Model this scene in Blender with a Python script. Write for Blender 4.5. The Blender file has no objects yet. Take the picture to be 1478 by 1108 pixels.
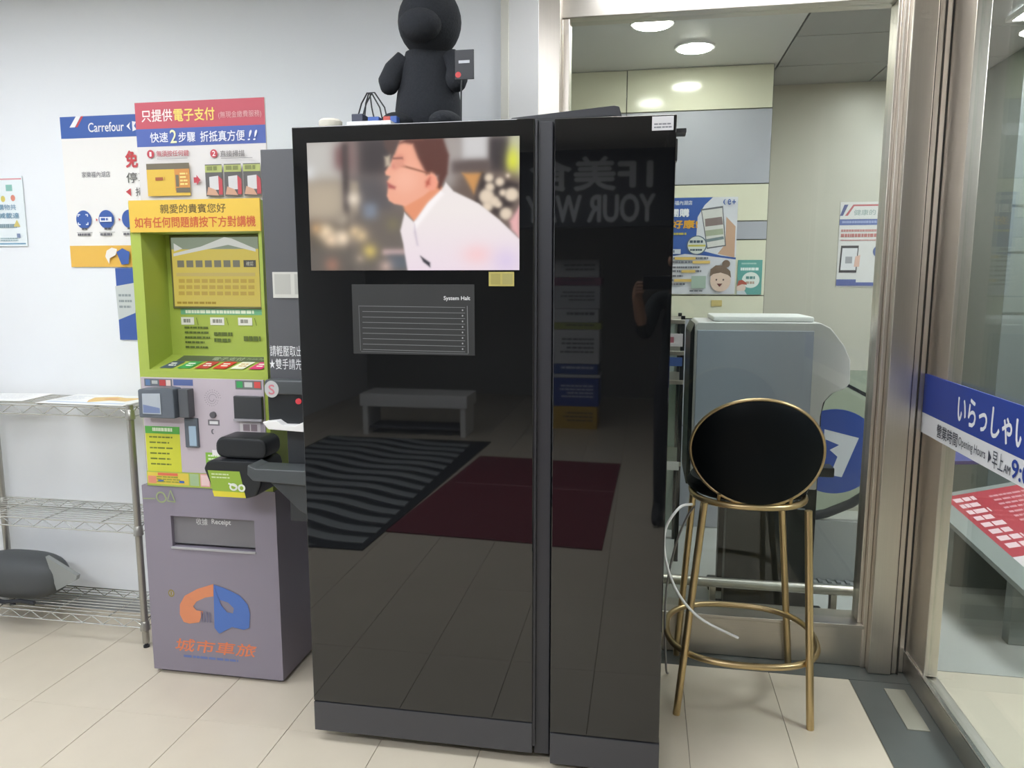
import bpy, bmesh, math, random
import numpy as np
from mathutils import Vector, Matrix
random.seed(7)
S = bpy.context.scene
COL = S.collection
PI = math.pi

# ------------------------------------------------------------------ camera, world, exposure
cam_d = bpy.data.cameras.new('camera'); cam = bpy.data.objects.new('camera', cam_d); COL.objects.link(cam)
cam_d.sensor_fit = 'HORIZONTAL'; cam_d.sensor_width = 36.0; cam_d.lens = 36.0 * 1080.0 / 1478.0
cam_d.clip_start = 0.05; cam_d.clip_end = 60
cam.location = (0, 0, 1.48)
cam.rotation_euler = (math.radians(90 - 7.9), 0, math.radians(10))
S.camera = cam
W = bpy.data.worlds.new('world'); S.world = W; W.use_nodes = True
W.node_tree.nodes['Background'].inputs[0].default_value = (0.90, 0.95, 1.0, 1)
W.node_tree.nodes['Background'].inputs[1].default_value = 0.25
S.view_settings.view_transform = 'Standard'; S.view_settings.look = 'None'
S.view_settings.gamma = 1.0; S.view_settings.use_curve_mapping = False
S.view_settings.exposure = 0.0
LAMP_ROOM = 11.5      # emission of the room's ceiling panels
LAMP_HALL = 44.0      # emission of the panels over the hall beyond the glass
LAMP_SPOT = 55.0     # round downlights

# ------------------------------------------------------------------ materials
def lin(c):
    if isinstance(c, str):
        c = tuple(int(c[i:i+2], 16) / 255 for i in (0, 2, 4))
    return tuple((x / 12.92 if x <= .04045 else ((x + .055) / 1.055) ** 2.4) for x in c)
MATS = {}
def mat(name, col, rough=.5, metal=0., ior=1.5, emit=0., spec=.5, coat=0., noise=0., nscale=20., bump=0., stretch=None, trans=0.):
    if name in MATS: return MATS[name]
    m = bpy.data.materials.new(name); m.use_nodes = True
    nt = m.node_tree; b = nt.nodes['Principled BSDF']
    c = lin(col); b.inputs['Base Color'].default_value = (*c, 1) if not emit else (.012, .012, .013, 1)
    b.inputs['Roughness'].default_value = rough; b.inputs['Metallic'].default_value = metal
    b.inputs['IOR'].default_value = ior; b.inputs['Specular IOR Level'].default_value = spec
    b.inputs['Coat Weight'].default_value = coat
    b.inputs['Transmission Weight'].default_value = trans
    if emit:
        b.inputs['Emission Color'].default_value = (*c, 1); b.inputs['Emission Strength'].default_value = emit
    if noise or bump:
        tc = nt.nodes.new('ShaderNodeTexCoord'); mp = nt.nodes.new('ShaderNodeMapping')
        nt.links.new(tc.outputs['Object'], mp.inputs[0])
        if stretch: mp.inputs['Scale'].default_value = stretch
        nz = nt.nodes.new('ShaderNodeTexNoise'); nz.inputs['Scale'].default_value = nscale; nz.inputs['Detail'].default_value = 5
        nt.links.new(mp.outputs[0], nz.inputs['Vector'])
        if noise:
            mx = nt.nodes.new('ShaderNodeMix'); mx.data_type = 'RGBA'
            mx.inputs['A'].default_value = (*[x * (1 - noise) for x in c], 1)
            mx.inputs['B'].default_value = (*[min(1, x * (1 + noise)) for x in c], 1)
            nt.links.new(nz.outputs['Fac'], mx.inputs['Factor']); nt.links.new(mx.outputs['Result'], b.inputs['Base Color'])
        if bump:
            bp = nt.nodes.new('ShaderNodeBump'); bp.inputs['Strength'].default_value = bump; bp.inputs['Distance'].default_value = .002
            nt.links.new(nz.outputs['Fac'], bp.inputs['Height']); nt.links.new(bp.outputs['Normal'], b.inputs['Normal'])
    MATS[name] = m; return m
def paint(col, rough=.45):
    return mat('print_%s_%d' % (col, rough * 100), col, rough)
def glow(col, s=1.0):
    return mat('glow_%s_%g' % (col, s), col, .4, emit=s)
def glass(name, tint='f4f8f6', refl=1.0):
    if name in MATS: return MATS[name]
    m = bpy.data.materials.new(name); m.use_nodes = True; nt = m.node_tree; nt.nodes.clear()
    o = nt.nodes.new('ShaderNodeOutputMaterial'); mx = nt.nodes.new('ShaderNodeMixShader')
    t = nt.nodes.new('ShaderNodeBsdfTransparent'); t.inputs[0].default_value = (*lin(tint), 1)
    g = nt.nodes.new('ShaderNodeBsdfGlossy'); g.inputs['Roughness'].default_value = .01
    lw = nt.nodes.new('ShaderNodeLayerWeight'); lw.inputs[0].default_value = .5
    pw = nt.nodes.new('ShaderNodeMath'); pw.operation = 'POWER'; pw.inputs[1].default_value = 5
    f = nt.nodes.new('ShaderNodeMath'); f.operation = 'MULTIPLY_ADD'; f.inputs[1].default_value = .6 * refl; f.inputs[2].default_value = .03 * refl
    nt.links.new(lw.outputs['Facing'], pw.inputs[0]); nt.links.new(pw.outputs[0], f.inputs[0])
    nt.links.new(f.outputs[0], mx.inputs[0]); nt.links.new(t.outputs[0], mx.inputs[1]); nt.links.new(g.outputs[0], mx.inputs[2])
    nt.links.new(mx.outputs[0], o.inputs[0]); MATS[name] = m; return m

M = dict(
    wall=mat('wall_paint', 'e9ecef', .75, noise=.02, nscale=3),
    ceil=mat('ceiling_paint', 'dcdcda', .6),
    tile=mat('floor_tile', 'cfc5b2', .32, noise=.06, nscale=6, bump=.03),
    grout=mat('grout', '978d7d', .8),
    strip=mat('dark_threshold', '565b58', .28, noise=.15, nscale=8),
    steel=mat('brushed_steel', 'dcd5cb', .36, metal=1., noise=.05, nscale=25, stretch=(10, 10, .15)),
    steelh=mat('brushed_steel_flat', 'd0cac0', .38, metal=1., noise=.05, nscale=25, stretch=(.15, 10, 10)),
    chrome=mat('wire_chrome', 'c9c9c4', .22, metal=1.),
    post=mat('rack_post', 'a9a7a0', .3, metal=.8),
    black=mat('gloss_black', '101113', .025, ior=1.6, spec=.62),
    blackframe=mat('satin_black', '35363b', .4),
    blackplastic=mat('black_plastic', '1e2124', .38),
    darkgrey=mat('dark_grey_panel', '56575a', .5, noise=.04, nscale=4),
    green=mat('kiosk_green', 'a5b750', .38),
    violet=mat('kiosk_grey_violet', '8a8390', .45, noise=.03, nscale=5),
    kpanel=mat('kiosk_panel', 'bdb3ba', .4, noise=.03, nscale=5),
    white=mat('white_plastic', 'e6e6e4', .4),
    paper=mat('paper', 'eeeeec', .7),
    brass=mat('brass', 'cbb488', .36, metal=1., noise=.05, nscale=30),
    leather=mat('black_velvet', '04080a', .5, spec=.15, noise=.1, nscale=40, bump=.03),
    plush=mat('plush_fur', '23262b', .95, noise=.35, nscale=160, bump=1.),
    rubber=mat('black_rubber', '22242a', .45),
    cream=mat('cream_panel', 'e0dfc8', .13, noise=.015, nscale=2),
    greyp=mat('grey_panel', 'aeb0b8', .25, noise=.015, nscale=2),
    beige=mat('hall_wall', 'bfbcae', .35, noise=.03, nscale=2),
    pgrey=mat('printer_grey', 'a9adba', .45, noise=.03, nscale=4),
    plight=mat('printer_light', 'cfcdcc', .4),
    stand=mat('stand_black', '1f201e', .5),
    marble=mat('marble_floor', 'b9bab4', .22, noise=.2, nscale=1.6),
    pane=glass('clear_pane'), pane2=glass('green_pane', 'ecf3ef'),
    haze=mat('tray_plastic', '4b4f51', .35),
)

# ------------------------------------------------------------------ mesh building
def loc_of(p):
    v = Vector((0, 0, 0))
    while p is not None: v = v + p.location; p = p.parent
    return v
class MB:
    def __init__(s): s.v = []; s.f = []; s.mi = []; s.k = 0
    def add(s, vs, fs):
        n = len(s.v); s.v += [tuple(v) for v in vs]; s.f += [tuple(i + n for i in f) for f in fs]; s.mi += [s.k] * len(fs); return s
    def box(s, x0, x1, y0, y1, z0, z1):
        vs = [(x, y, z) for z in (z0, z1) for y in (y0, y1) for x in (x0, x1)]
        return s.add(vs, [(0, 2, 3, 1), (4, 5, 7, 6), (0, 1, 5, 4), (2, 6, 7, 3), (0, 4, 6, 2), (1, 3, 7, 5)])
    def prism(s, pts, axis, a, b):
        n = len(pts)
        def mk(p, t):
            return {'x': (t, p[0], p[1]), 'y': (p[0], t, p[1]), 'z': (p[0], p[1], t)}[axis]
        vs = [mk(p, a) for p in pts] + [mk(p, b) for p in pts]
        return s.add(vs, [tuple(range(n))[::-1], tuple(range(n, 2 * n))] + [(i, (i + 1) % n, n + (i + 1) % n, n + i) for i in range(n)])
    def tube(s, pts, r, n=10, closed=False, cap=True):
        pts = [Vector(p) for p in pts]; m = len(pts); rs = r if isinstance(r, (list, tuple)) else [r] * m
        vs = []; prev = None
        for i, p in enumerate(pts):
            if closed: t = pts[(i + 1) % m] - pts[i - 1]
            else: t = pts[min(i + 1, m - 1)] - pts[max(i - 1, 0)]
            t.normalize()
            if prev is None:
                a = Vector((0, 0, 1)) if abs(t.z) < .9 else Vector((1, 0, 0)); u = t.cross(a).normalized()
            else:
                u = (prev - t * prev.dot(t)).normalized()
            prev = u; w = t.cross(u)
            for k in range(n):
                an = 2 * PI * k / n; vs.append(p + (u * math.cos(an) + w * math.sin(an)) * rs[i])
        fs = []
        for i in range(m if closed else m - 1):
            j = (i + 1) % m
            for k in range(n):
                fs.append((i * n + k, i * n + (k + 1) % n, j * n + (k + 1) % n, j * n + k))
        if cap and not closed: fs += [tuple(range(n))[::-1], tuple(range((m - 1) * n, m * n))]
        return s.add(vs, fs)
    def lathe(s, c, prof, n=24, axis='z', sx=1., sy=1.):
        vs = []
        for (r, h) in prof:
            for k in range(n):
                a = 2 * PI * k / n; p = (r * math.cos(a) * sx, r * math.sin(a) * sy, h)
                if axis == 'y': p = (p[0], h, p[1])
                if axis == 'x': p = (h, p[0], p[1])
                vs.append((c[0] + p[0], c[1] + p[1], c[2] + p[2]))
        m = len(prof); fs = [tuple(range(n))[::-1], tuple(range((m - 1) * n, m * n))]
        for i in range(m - 1):
            for k in range(n): fs.append((i * n + k, i * n + (k + 1) % n, (i + 1) * n + (k + 1) % n, (i + 1) * n + k))
        return s.add(vs, fs)
    def ball(s, c, r, rot=None, n=20, m=12, sq=1.):
        vs = []; R = rot or Matrix.Identity(3)
        def pw(x): return math.copysign(abs(x) ** sq, x)
        for i in range(1, m):
            t = PI * i / m
            for k in range(n):
                a = 2 * PI * k / n
                vs.append(Vector(c) + R @ Vector((r[0] * pw(math.sin(t)) * pw(math.cos(a)), r[1] * pw(math.sin(t)) * pw(math.sin(a)), r[2] * pw(math.cos(t)))))
        top = len(vs); vs.append(Vector(c) + R @ Vector((0, 0, r[2]))); vs.append(Vector(c) + R @ Vector((0, 0, -r[2])))
        fs = [(i * n + k, (i + 1) * n + k, (i + 1) * n + (k + 1) % n, i * n + (k + 1) % n) for i in range(m - 2) for k in range(n)]
        fs += [(top, k, (k + 1) % n) for k in range(n)] + [(top + 1, (m - 2) * n + (k + 1) % n, (m - 2) * n + k) for k in range(n)]
        return s.add(vs, fs)
    def build(s, name, material, parent=None, bevel=0., smooth=False, seg=2, merge=False):
        off = loc_of(parent)
        me = bpy.data.meshes.new(name); me.from_pydata([tuple(Vector(v) - off) for v in s.v], [], s.f)
        ms = material if isinstance(material, (list, tuple)) else [material]
        for m in ms: me.materials.append(m)
        me.polygons.foreach_set('material_index', s.mi)
        bm = bmesh.new(); bm.from_mesh(me)
        if merge: bmesh.ops.remove_doubles(bm, verts=bm.verts, dist=1e-5)
        bmesh.ops.recalc_face_normals(bm, faces=bm.faces)
        if bevel:
            es = [e for e in bm.edges if len(e.link_faces) == 2 and e.calc_face_angle(0) > .5]
            bmesh.ops.bevel(bm, geom=es, offset=bevel, segments=seg, affect='EDGES', profile=.5, clamp_overlap=True)
        bm.to_mesh(me); bm.free()
        o = bpy.data.objects.new(name, me); COL.objects.link(o); o.parent = parent
        if smooth or bevel >= .004:
            me.polygons.foreach_set('use_smooth', [True] * len(me.polygons))
            me.set_sharp_from_angle(angle=math.radians(42))
            if bevel:
                wn = o.modifiers.new('weighted_normals', 'WEIGHTED_NORMAL'); wn.keep_sharp = True; wn.weight = 100
        return o
def box(name, m, parent, x0, x1, y0, y1, z0, z1, bevel=0.):
    return MB().box(x0, x1, y0, y1, z0, z1).build(name, m, parent, bevel)
def tag(o, label, cat, group=None):
    o['label'] = label; o['category'] = cat
    if group: o['group'] = group
    return o
def thing(name, loc, label, cat, group=None):
    o = bpy.data.objects.new(name, None); COL.objects.link(o); o.location = loc; o.empty_display_size = .05
    return tag(o, label, cat, group)
def struct(o, label=None):
    o['kind'] = 'structure'
    if label: o['label'] = label
    return o

# ------------------------------------------------------------------ flat print: lettering and shapes laid on a face
FONTS = {}
def glyphs(s, bold):
    key = (s, bold)
    if key not in FONTS:
        c = bpy.data.curves.new('lettering', 'FONT'); c.body = s; c.resolution_u = 3
        o = bpy.data.objects.new('lettering', c); COL.objects.link(o)
        me = bpy.data.meshes.new_from_object(o.evaluated_get(bpy.context.evaluated_depsgraph_get()))
        vs = [(v.co.x, v.co.y) for v in me.vertices]; fs = [tuple(p.vertices) for p in me.polygons]
        bpy.data.objects.remove(o); bpy.data.curves.remove(c); bpy.data.meshes.remove(me)
        xs = [v[0] for v in vs]; ys = [v[1] for v in vs]
        x0, x1, y0, y1 = min(xs), max(xs), min(ys), max(ys)
        FONTS[key] = ([((x - x0) / (x1 - x0), (y - y0) / (y1 - y0)) for x, y in vs], fs)
    return FONTS[key]
class Print:
    """u runs right, v runs DOWN, both 0..1 over a W x H face whose top left corner is at O."""
    def __init__(s, O, U, V, Wd, H, emit=0., gloss=.45, eps=.00025):
        s.O = Vector(O); s.U = Vector(U).normalized(); s.V = Vector(V).normalized(); s.W = Wd; s.H = H
        s.N = s.U.cross(-s.V) * -1 if False else s.V.cross(s.U); s.b = MB(); s.ms = []; s.layer = 1; s.emit = emit; s.gloss = gloss; s.eps = eps
        s.Nn = s.U.cross(-s.V)
    def slot(s, col):
        m = glow(col, s.emit) if s.emit else paint(col, s.gloss)
        if m not in s.ms: s.ms.append(m)
        s.b.k = s.ms.index(m)
    def pt(s, u, v): return s.O + s.U * (u * s.W) + s.V * (v * s.H) + s.Nn * (s.eps * s.layer)
    def poly(s, pts, col):
        s.slot(col); s.b.add([s.pt(*p) for p in pts], [tuple(range(len(pts)))]); s.layer += 1; return s
    def rect(s, u0, v0, u1, v1, col): return s.poly([(u0, v0), (u0, v1), (u1, v1), (u1, v0)], col)
    def disc(s, u, v, ru, rv, col, n=28): return s.poly([(u + ru * math.cos(2 * PI * k / n), v - rv * math.sin(2 * PI * k / n)) for k in range(n)], col)
    def line(s, u0, v0, u1, v1, w, col):
        a = Vector((u0 * s.W, v0 * s.H)); b = Vector((u1 * s.W, v1 * s.H)); d = (b - a).normalized(); n = Vector((-d.y, d.x)) * w * .5
        return s.poly([((p.x) / s.W, (p.y) / s.H) for p in (a + n, a - n, b - n, b + n)], col)
    def text(s, t, u0, v0, u1, v1, col, bold=.0, shear=0.):
        g, fs = glyphs(t, 0); s.slot(col); d = abs(v1 - v0) * s.H * bold * 1.3
        for du, dv in (((-1, 0), (1, 0), (0, -1), (0, 1)) if bold >= .01 else ((0, 0),)):
            s.b.add([s.pt(u0 + (u1 - u0) * x + shear * y + du * d / s.W, v1 + (v0 - v1) * y + dv * d / s.H) for x, y in g], fs); s.layer += .25
        s.layer += 1; return s
    def bars(s, u0, v0, u1, v1, rows, col, fill=.45, seed=1, word=.05):
        r = random.Random(seed); h = (v1 - v0) / rows
        for i in range(rows):
            u = u0; end = u1 - r.random() * .25 * (u1 - u0)
            while u < end:
                w = min(word * (.5 + r.random()), end - u); s.slot(col)
                s.b.add([s.pt(a, b) for a, b in ((u, v0 + i * h), (u, v0 + i * h + h * fill), (u + w * .85, v0 + i * h + h * fill), (u + w * .85, v0 + i * h))], [(0, 1, 2, 3)])
                u += w
        s.layer += 1; return s
    def build(s, name, parent): 
        o = s.b.build(name, s.ms, parent); return o
def front(x0, x1, y, z0, z1, **k):      # a face that looks towards -Y
    return Print((x0, y, z1), (1, 0, 0), (0, 0, -1), x1 - x0, z1 - z0, **k)
def poster(name, x0, x1, y, z0, z1, base, label, cat, th=.002):
    o = thing(name, (x0, y, z0), label, cat)
    box('sheet', paint(base), o, x0, x1, y - th, y, z0, z1)
    return o, front(x0, x1, y - th, z0, z1)
# ================================================================== the setting
# floor: slab with recessed joints and one object per tile
floor = struct(box('floor', M['grout'], None, -3.7, .79, -5.3, 2.9, -.06, -.004))
tw, tl = .327, .66
tile_me = None
for i in range(-6, 9):
    for j in range(0, 13):
        x0 = -1.79 + tw * (i - 0); x1 = x0 + tw; y1 = 2.803 - tl * j; y0 = y1 - tl
        if x1 < -3.6 or y1 < -5.2: continue
        if x0 > .76: continue
        xe = min(x1, .785)
        if abs(xe - x1) < 1e-6:
            if tile_me is None:
                o = box('tile', M['tile'], None, -tw / 2 + .0011, tw / 2 - .0011, -tl / 2 + .0004, tl / 2 - .0004, -.005, 0, .0005)
                tile_me = o.data
            else:
                o = bpy.data.objects.new('tile', tile_me); COL.objects.link(o)
            o.location = ((x0 + x1) / 2, (y0 + y1) / 2, 0)
        else:
            o = box('tile', M['tile'], None, x0 + .001, xe, y0 + .001, y1 - .001, -.005, 0, .0008)
        o.parent = floor
struct(box('floor_threshold', M['strip'], None, .79, 1.06, -5.3, 2.803, -.05, -.001))
box('tile', M['tile'], floor, -3.6, -.40, 2.804, 2.862, -.005, 0)
struct(box('floor_threshold_strip', M['strip'], None, -.40, 1.06, 2.806, 3.05, -.05, -.001))
struct(box('floor_hall', M['marble'], None, -.9, 4.2, 3.05, 5.1, -.05, 0))
hf = struct(box('floor_entrance', M['grout'], None, 1.06, 4.2, -5.3, 3.05, -.05, -.004))
for i in range(5):
    for j in range(5):
        box('tile', M['tile'], hf, 1.062 + .6 * i, 1.058 + .6 * (i + 1), 2.93 - .6 * (j + 1), 2.926 - .6 * j, -.006, 0)
struct(box('floor_marble_edge', M['marble'], None, 1.06, 4.2, 2.93, 3.05, -.004, .0005))

# walls
wb = struct(MB().box(-3.7, -.405, 2.862, 2.98, 0, 2.66).build('wall_back', M['wall']))
box('vertical_trim', paint('d9d8cd'), wb, -.545, -.515, 2.85, 2.864, 0, 2.66, .002)
box('vertical_trim', M['white'], wb, -.515, -.405, 2.855, 2.864, 0, 2.66, .001)
struct(box('baseboard_back', paint('9fa3a5'), None, -3.6, -.55, 2.852, 2.866, 0, .06, .002))
struct(box('wall_left', M['wall'], None, -3.75, -3.65, -5.3, 2.98, 0, 2.66))
struct(box('wall_front', mat('front_wall_dark', '8f908a', .6), None, -3.7, 1.06, -5.4, -5.3, 0, 2.66))
struct(box('wall_entrance', M['beige'], None, 4.2, 4.3, -5.4, 5.1, 0, 2.66))
struct(box('wall_entrance_front', M['beige'], None, 1.06, 4.2, -5.4, -5.3, 0, 2.66))
struct(box('ceiling', M['ceil'], None, -3.75, 1.06, -5.4, 2.98, 2.66, 2.74))
struct(box('ceiling_hall', mat('hall_ceiling', 'd2d3d2', .3), None, -.95, .69, 2.98, 4.6, 2.66, 2.74))
ch = struct(box('ceiling_entrance', paint('777874', .7), None, 1.06, 4.3, -5.4, 2.98, 2.67, 2.74))
ch2 = struct(box('ceiling_hall_tiles', paint('6b6c69', .7), None, .69, 4.3, 2.98, 5.1, 2.672, 2.74))
for i in range(4):
    for j in range(4):
        box('ceiling_tile', paint('a9aaa7', .7), ch2, .70 + .6 * i, 1.292 + .6 * i, 2.99 + .53 * j, 3.512 + .53 * j, 2.66, 2.673, .002)

# hall wall beyond the glass: one object per panel
wh = struct(box('wall_hall', paint('75756c'), None, -.95, .675, 4.512, 4.6, 0, 2.66))
zs = [0, .62, 1.257, 1.392, 1.708, 1.812, 2.018, 2.425, 2.66]
cs = ['greyp', 'greyp', 'cream', 'cream', 'greyp', 'cream', 'greyp', 'cream']
for k in range(8):
    xs = [-.95, -.128, .673] if k in (7, 6, 1, 0) else [-.95, -.128, .673]
    for a, b in zip(xs[:-1], xs[1:]):
        box('wall_panel', M[cs[k]], wh, a + .003, b - .003, 4.497, 4.515, zs[k] + .003, zs[k + 1] - .003, .001)
struct(box('wall_hall_left', M['beige'], None, -1.05, -.95, 2.98, 4.6, 0, 2.66))
struct(box('wall_hall_return', M['beige'], None, .62, .675, 4.516, 5.06, 0, 2.66))
struct(box('wall_hall_rear', M['beige'], None, .62, 4.3, 5.0, 5.1, 0, 2.66))

# glass partition between room and hall
w1 = struct(thing('window_1', (.25, 2.97, 0), 'glass partition framed by brushed steel posts behind the bar stool', 'window')); del w1['category']
box('sill', M['steelh'], w1, -.33, .86, 2.91, 3.03, 0, .155, .003)
box('sill_cap', M['steelh'], w1, -.33, .86, 2.90, 3.04, .155, .17, .002)
box('header', M['steelh'], w1, -.33, .90, 2.92, 3.02, 2.44, 2.66, .003)
box('pane', M['pane'], w1, -.30, .85, 2.966, 2.974, .17, 2.44)
pl = box('post', M['steel'], w1, -.408, -.325, 2.86, 3.0, 0, 2.66, .004)
box('glazing_bead', M['steel'], w1, -.325, -.298, 2.925, 3.01, .17, 2.44, .003)
box('glazing_bead', M['steel'], w1, .838, .852, 2.925, 3.01, .17, 2.44, .003)
box('glazing_bead', M['steel'], w1, .852, .868, 2.90, 3.01, 0, 2.44, .003)
pr = box('post', M['steel'], w1, .868, .950, 2.86, 3.0, 0, 2.66, .005)
box('post', M['steel'], w1, .953, .975, 2.875, 2.98, 0, 2.66, .003)
box('post', M['steel'], w1, .977, 1.05, 2.89, 2.98, 0, 2.66, .003)

for (a_, c_) in ((.9495, .9535), (.9745, .9775)): box('gasket', paint('3a3833'), w1, a_, c_, 2.868, 2.985, 0, 2.66)
# sliding glass door on the right, running towards the viewer
d1 = struct(thing('door_1', (1.02, 2.0, 0), 'glass door with steel bottom rail and blue opening-hours band', 'door')); del d1['category']
box('stile', M['steel'], d1, 1.004, 1.05, 2.70, 2.888, .09, 2.5, .004)
box('stile', M['steel'], d1, 1.004, 1.05, .95, 1.08, .09, 2.5, .004)
box('bottom_rail', M['steelh'], d1, 1.0, 1.055, .95, 2.888, .0, .085, .003)
box('rail_cap', M['chrome'], d1, .996, 1.012, .95, 2.888, .085, .093, .002)
box('top_rail', M['steelh'], d1, 1.0, 1.055, .95, 2.888, 2.5, 2.66, .003)
box('pane', M['pane'], d1, 1.018, 1.026, 1.08, 2.70, .085, 2.5)
box('gasket', paint('34322e'), d1, 1.0, 1.05, 2.8875, 2.8905, 0, 2.66)
band = box('band', paint('2c449c'), d1, .9985, 1.0035, 1.0, 2.886, 1.008, 1.148)
box('band_lower', paint('e8e9ec'), d1, .9985, 1.0035, 1.0, 2.886, .935, 1.008)
# lettering reads from left (far) to right (near): U = -Y
p = Print((.9985, 2.886, 1.148), (0, -1, 0), (0, 0, -1), 1.886, .213)
k = 1 / 1.886
p.text('いらっしゃいませ', .305 * k, .14, .905 * k, .56, 'f2f3f7', .018)
p.text('營業時間', .150 * k, .73, .322 * k, .94, '3d4250', .01)
p.text('Opening Hours', .332 * k, .76, .525 * k, .93, '3d4250', .006)
p.poly([(.545 * k, .74), (.545 * k, .92), (.565 * k, .83)], '3d4250')
p.text('早上', .572 * k, .71, .640 * k, .95, '3d4250', .006).text('AM', .645 * k, .82, .683 * k, .93, '3d4250', .01).text('9:00', .69 * k, .70, .83 * k, .94, '2c449c', .02)
p.build('lettering', d1)
struct(box('wall_right', M['beige'], None, 1.0, 1.06, -5.3, .94, 0, 2.66))
# pale slab painted in as a reflection on the shiny dark threshold
tag(box('threshold_reflection', paint('8f8d7f', .3), None, .895, .965, 2.50, 2.755, -.002, .003, .001), 'small pale patch painting a reflection on the dark threshold beside the glass door', 'painted reflection')

# ------------------------------------------------------------------ lamps
def panel_light(x, y, z, wx, wy, s, label, group):
    o = thing('ceiling_light', (x, y, z - .02), label, 'ceiling light', group)
    b = MB(); 
    b.box(x - wx / 2 - .02, x + wx / 2 + .02, y - wy / 2 - .02, y - wy / 2, z - .02, z).box(x - wx / 2 - .02, x + wx / 2 + .02, y + wy / 2, y + wy / 2 + .02, z - .02, z)
    b.box(x - wx / 2 - .02, x - wx / 2, y - wy / 2, y + wy / 2, z - .02, z).box(x + wx / 2, x + wx / 2 + .02, y - wy / 2, y + wy / 2, z - .02, z)
    b.build('frame', M['white'], o)
    box('diffuser', glow('f6f9ff', s), o, x - wx / 2, x + wx / 2, y - wy / 2, y + wy / 2, z - .014, z - .002)
for (x, y, wd) in ((-2.5, 1.75, 'over the wire rack'), (-1.05, 1.45, 'over the tall black machine'), (-2.2, -.5, 'over the striped mat'), (-.6, -.7, 'over the red mat')):
    panel_light(x, y, 2.66, 1.1, .55, LAMP_ROOM * (2.3 if y < 0 else .95), 'square white panel light in the ceiling ' + wd, 'panel lights in the room ceiling')
panel_light(.28, 2.70, 2.66, .9, .18, LAMP_ROOM * 2.2, 'narrow white fill light added in the ceiling to brighten the bar stool area', 'panel lights in the room ceiling')  # added strip with no known source, brightens the stool floor and printer front
def downlight(x, y, label):
    o = thing('downlight', (x, y, 2.65), label, 'ceiling light', 'round downlights in the hall ceiling')
    MB().lathe((x, y, 2.65), [(.085, 0), (.1, .0), (.105, .012), (.085, .012)], 28).build('trim_ring', M['white'], o, smooth=True)
    MB().lathe((x, y, 2.646), [(.084, 0), (.084, .004)], 28).build('lens', glow('fffdf6', LAMP_SPOT), o)
downlight(.005, 3.712, 'round downlight in the hall ceiling, the nearer and left one of the pair')
downlight(.221, 4.118, 'round downlight in the hall ceiling, the farther and right one of the pair')
downlight(1.36, 4.45, 'round downlight over the hall poster near the steel post')
panel_light(1.9, 3.6, 2.655, .6, .6, LAMP_HALL, 'square panel light over the hall floor beside the glass door', 'panel lights over the hall')
panel_light(2.4, 1.4, 2.665, .6, .6, LAMP_HALL * 1.4, 'square panel light over the entrance tiles outside the door', 'panel lights over the hall')
# ================================================================== tall black machine with the big screen
vm = thing('vending_machine', (-.66, 2.45, 0), 'tall glossy black machine with a large bright screen showing a man in white', 'machine')
box('body', M['blackframe'], vm, -.93, -.305, 2.142, 2.76, .04, 1.9165, .004)
box('door', M['black'], vm, -1.018, -.308, 2.10, 2.14, .142, 1.918, .0025)
box('kick_panel', mat('kick_black', '424246', .22), vm, -1.018, -.308, 2.10, 2.14, .04, .138, .002)
box('edge_post', M['blackframe'], vm, -.305, -.258, 2.118, 2.74, .03, 1.912, .003)
box('door_edge', M['blackframe'], vm, -.3085, -.300, 2.106, 2.138, .06, 1.916, .001)
box('side_cover', M['darkgrey'], vm, -1.172, -.935, 2.20, 2.225, 1.00, 1.876, .002)
box('side_cover_lower', paint('34373a'), vm, -1.125, -.935, 2.205, 2.225, .70, 1.0, .002)
for (x, y) in ((-.94, 2.19), (-.37, 2.19), (-.84, 2.62), (-.37, 2.62)):
    c = MB().lathe((x, y, .026), [(.004, -.013), (.026, -.011), (.026, .011), (.004, .013)], 20, 'x').build('caster', M['rubber'], vm, smooth=True)
    MB().box(x - .016, x + .016, y - .02, y + .02, .03, .045).build('caster_fork', M['chrome'], c)
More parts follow.
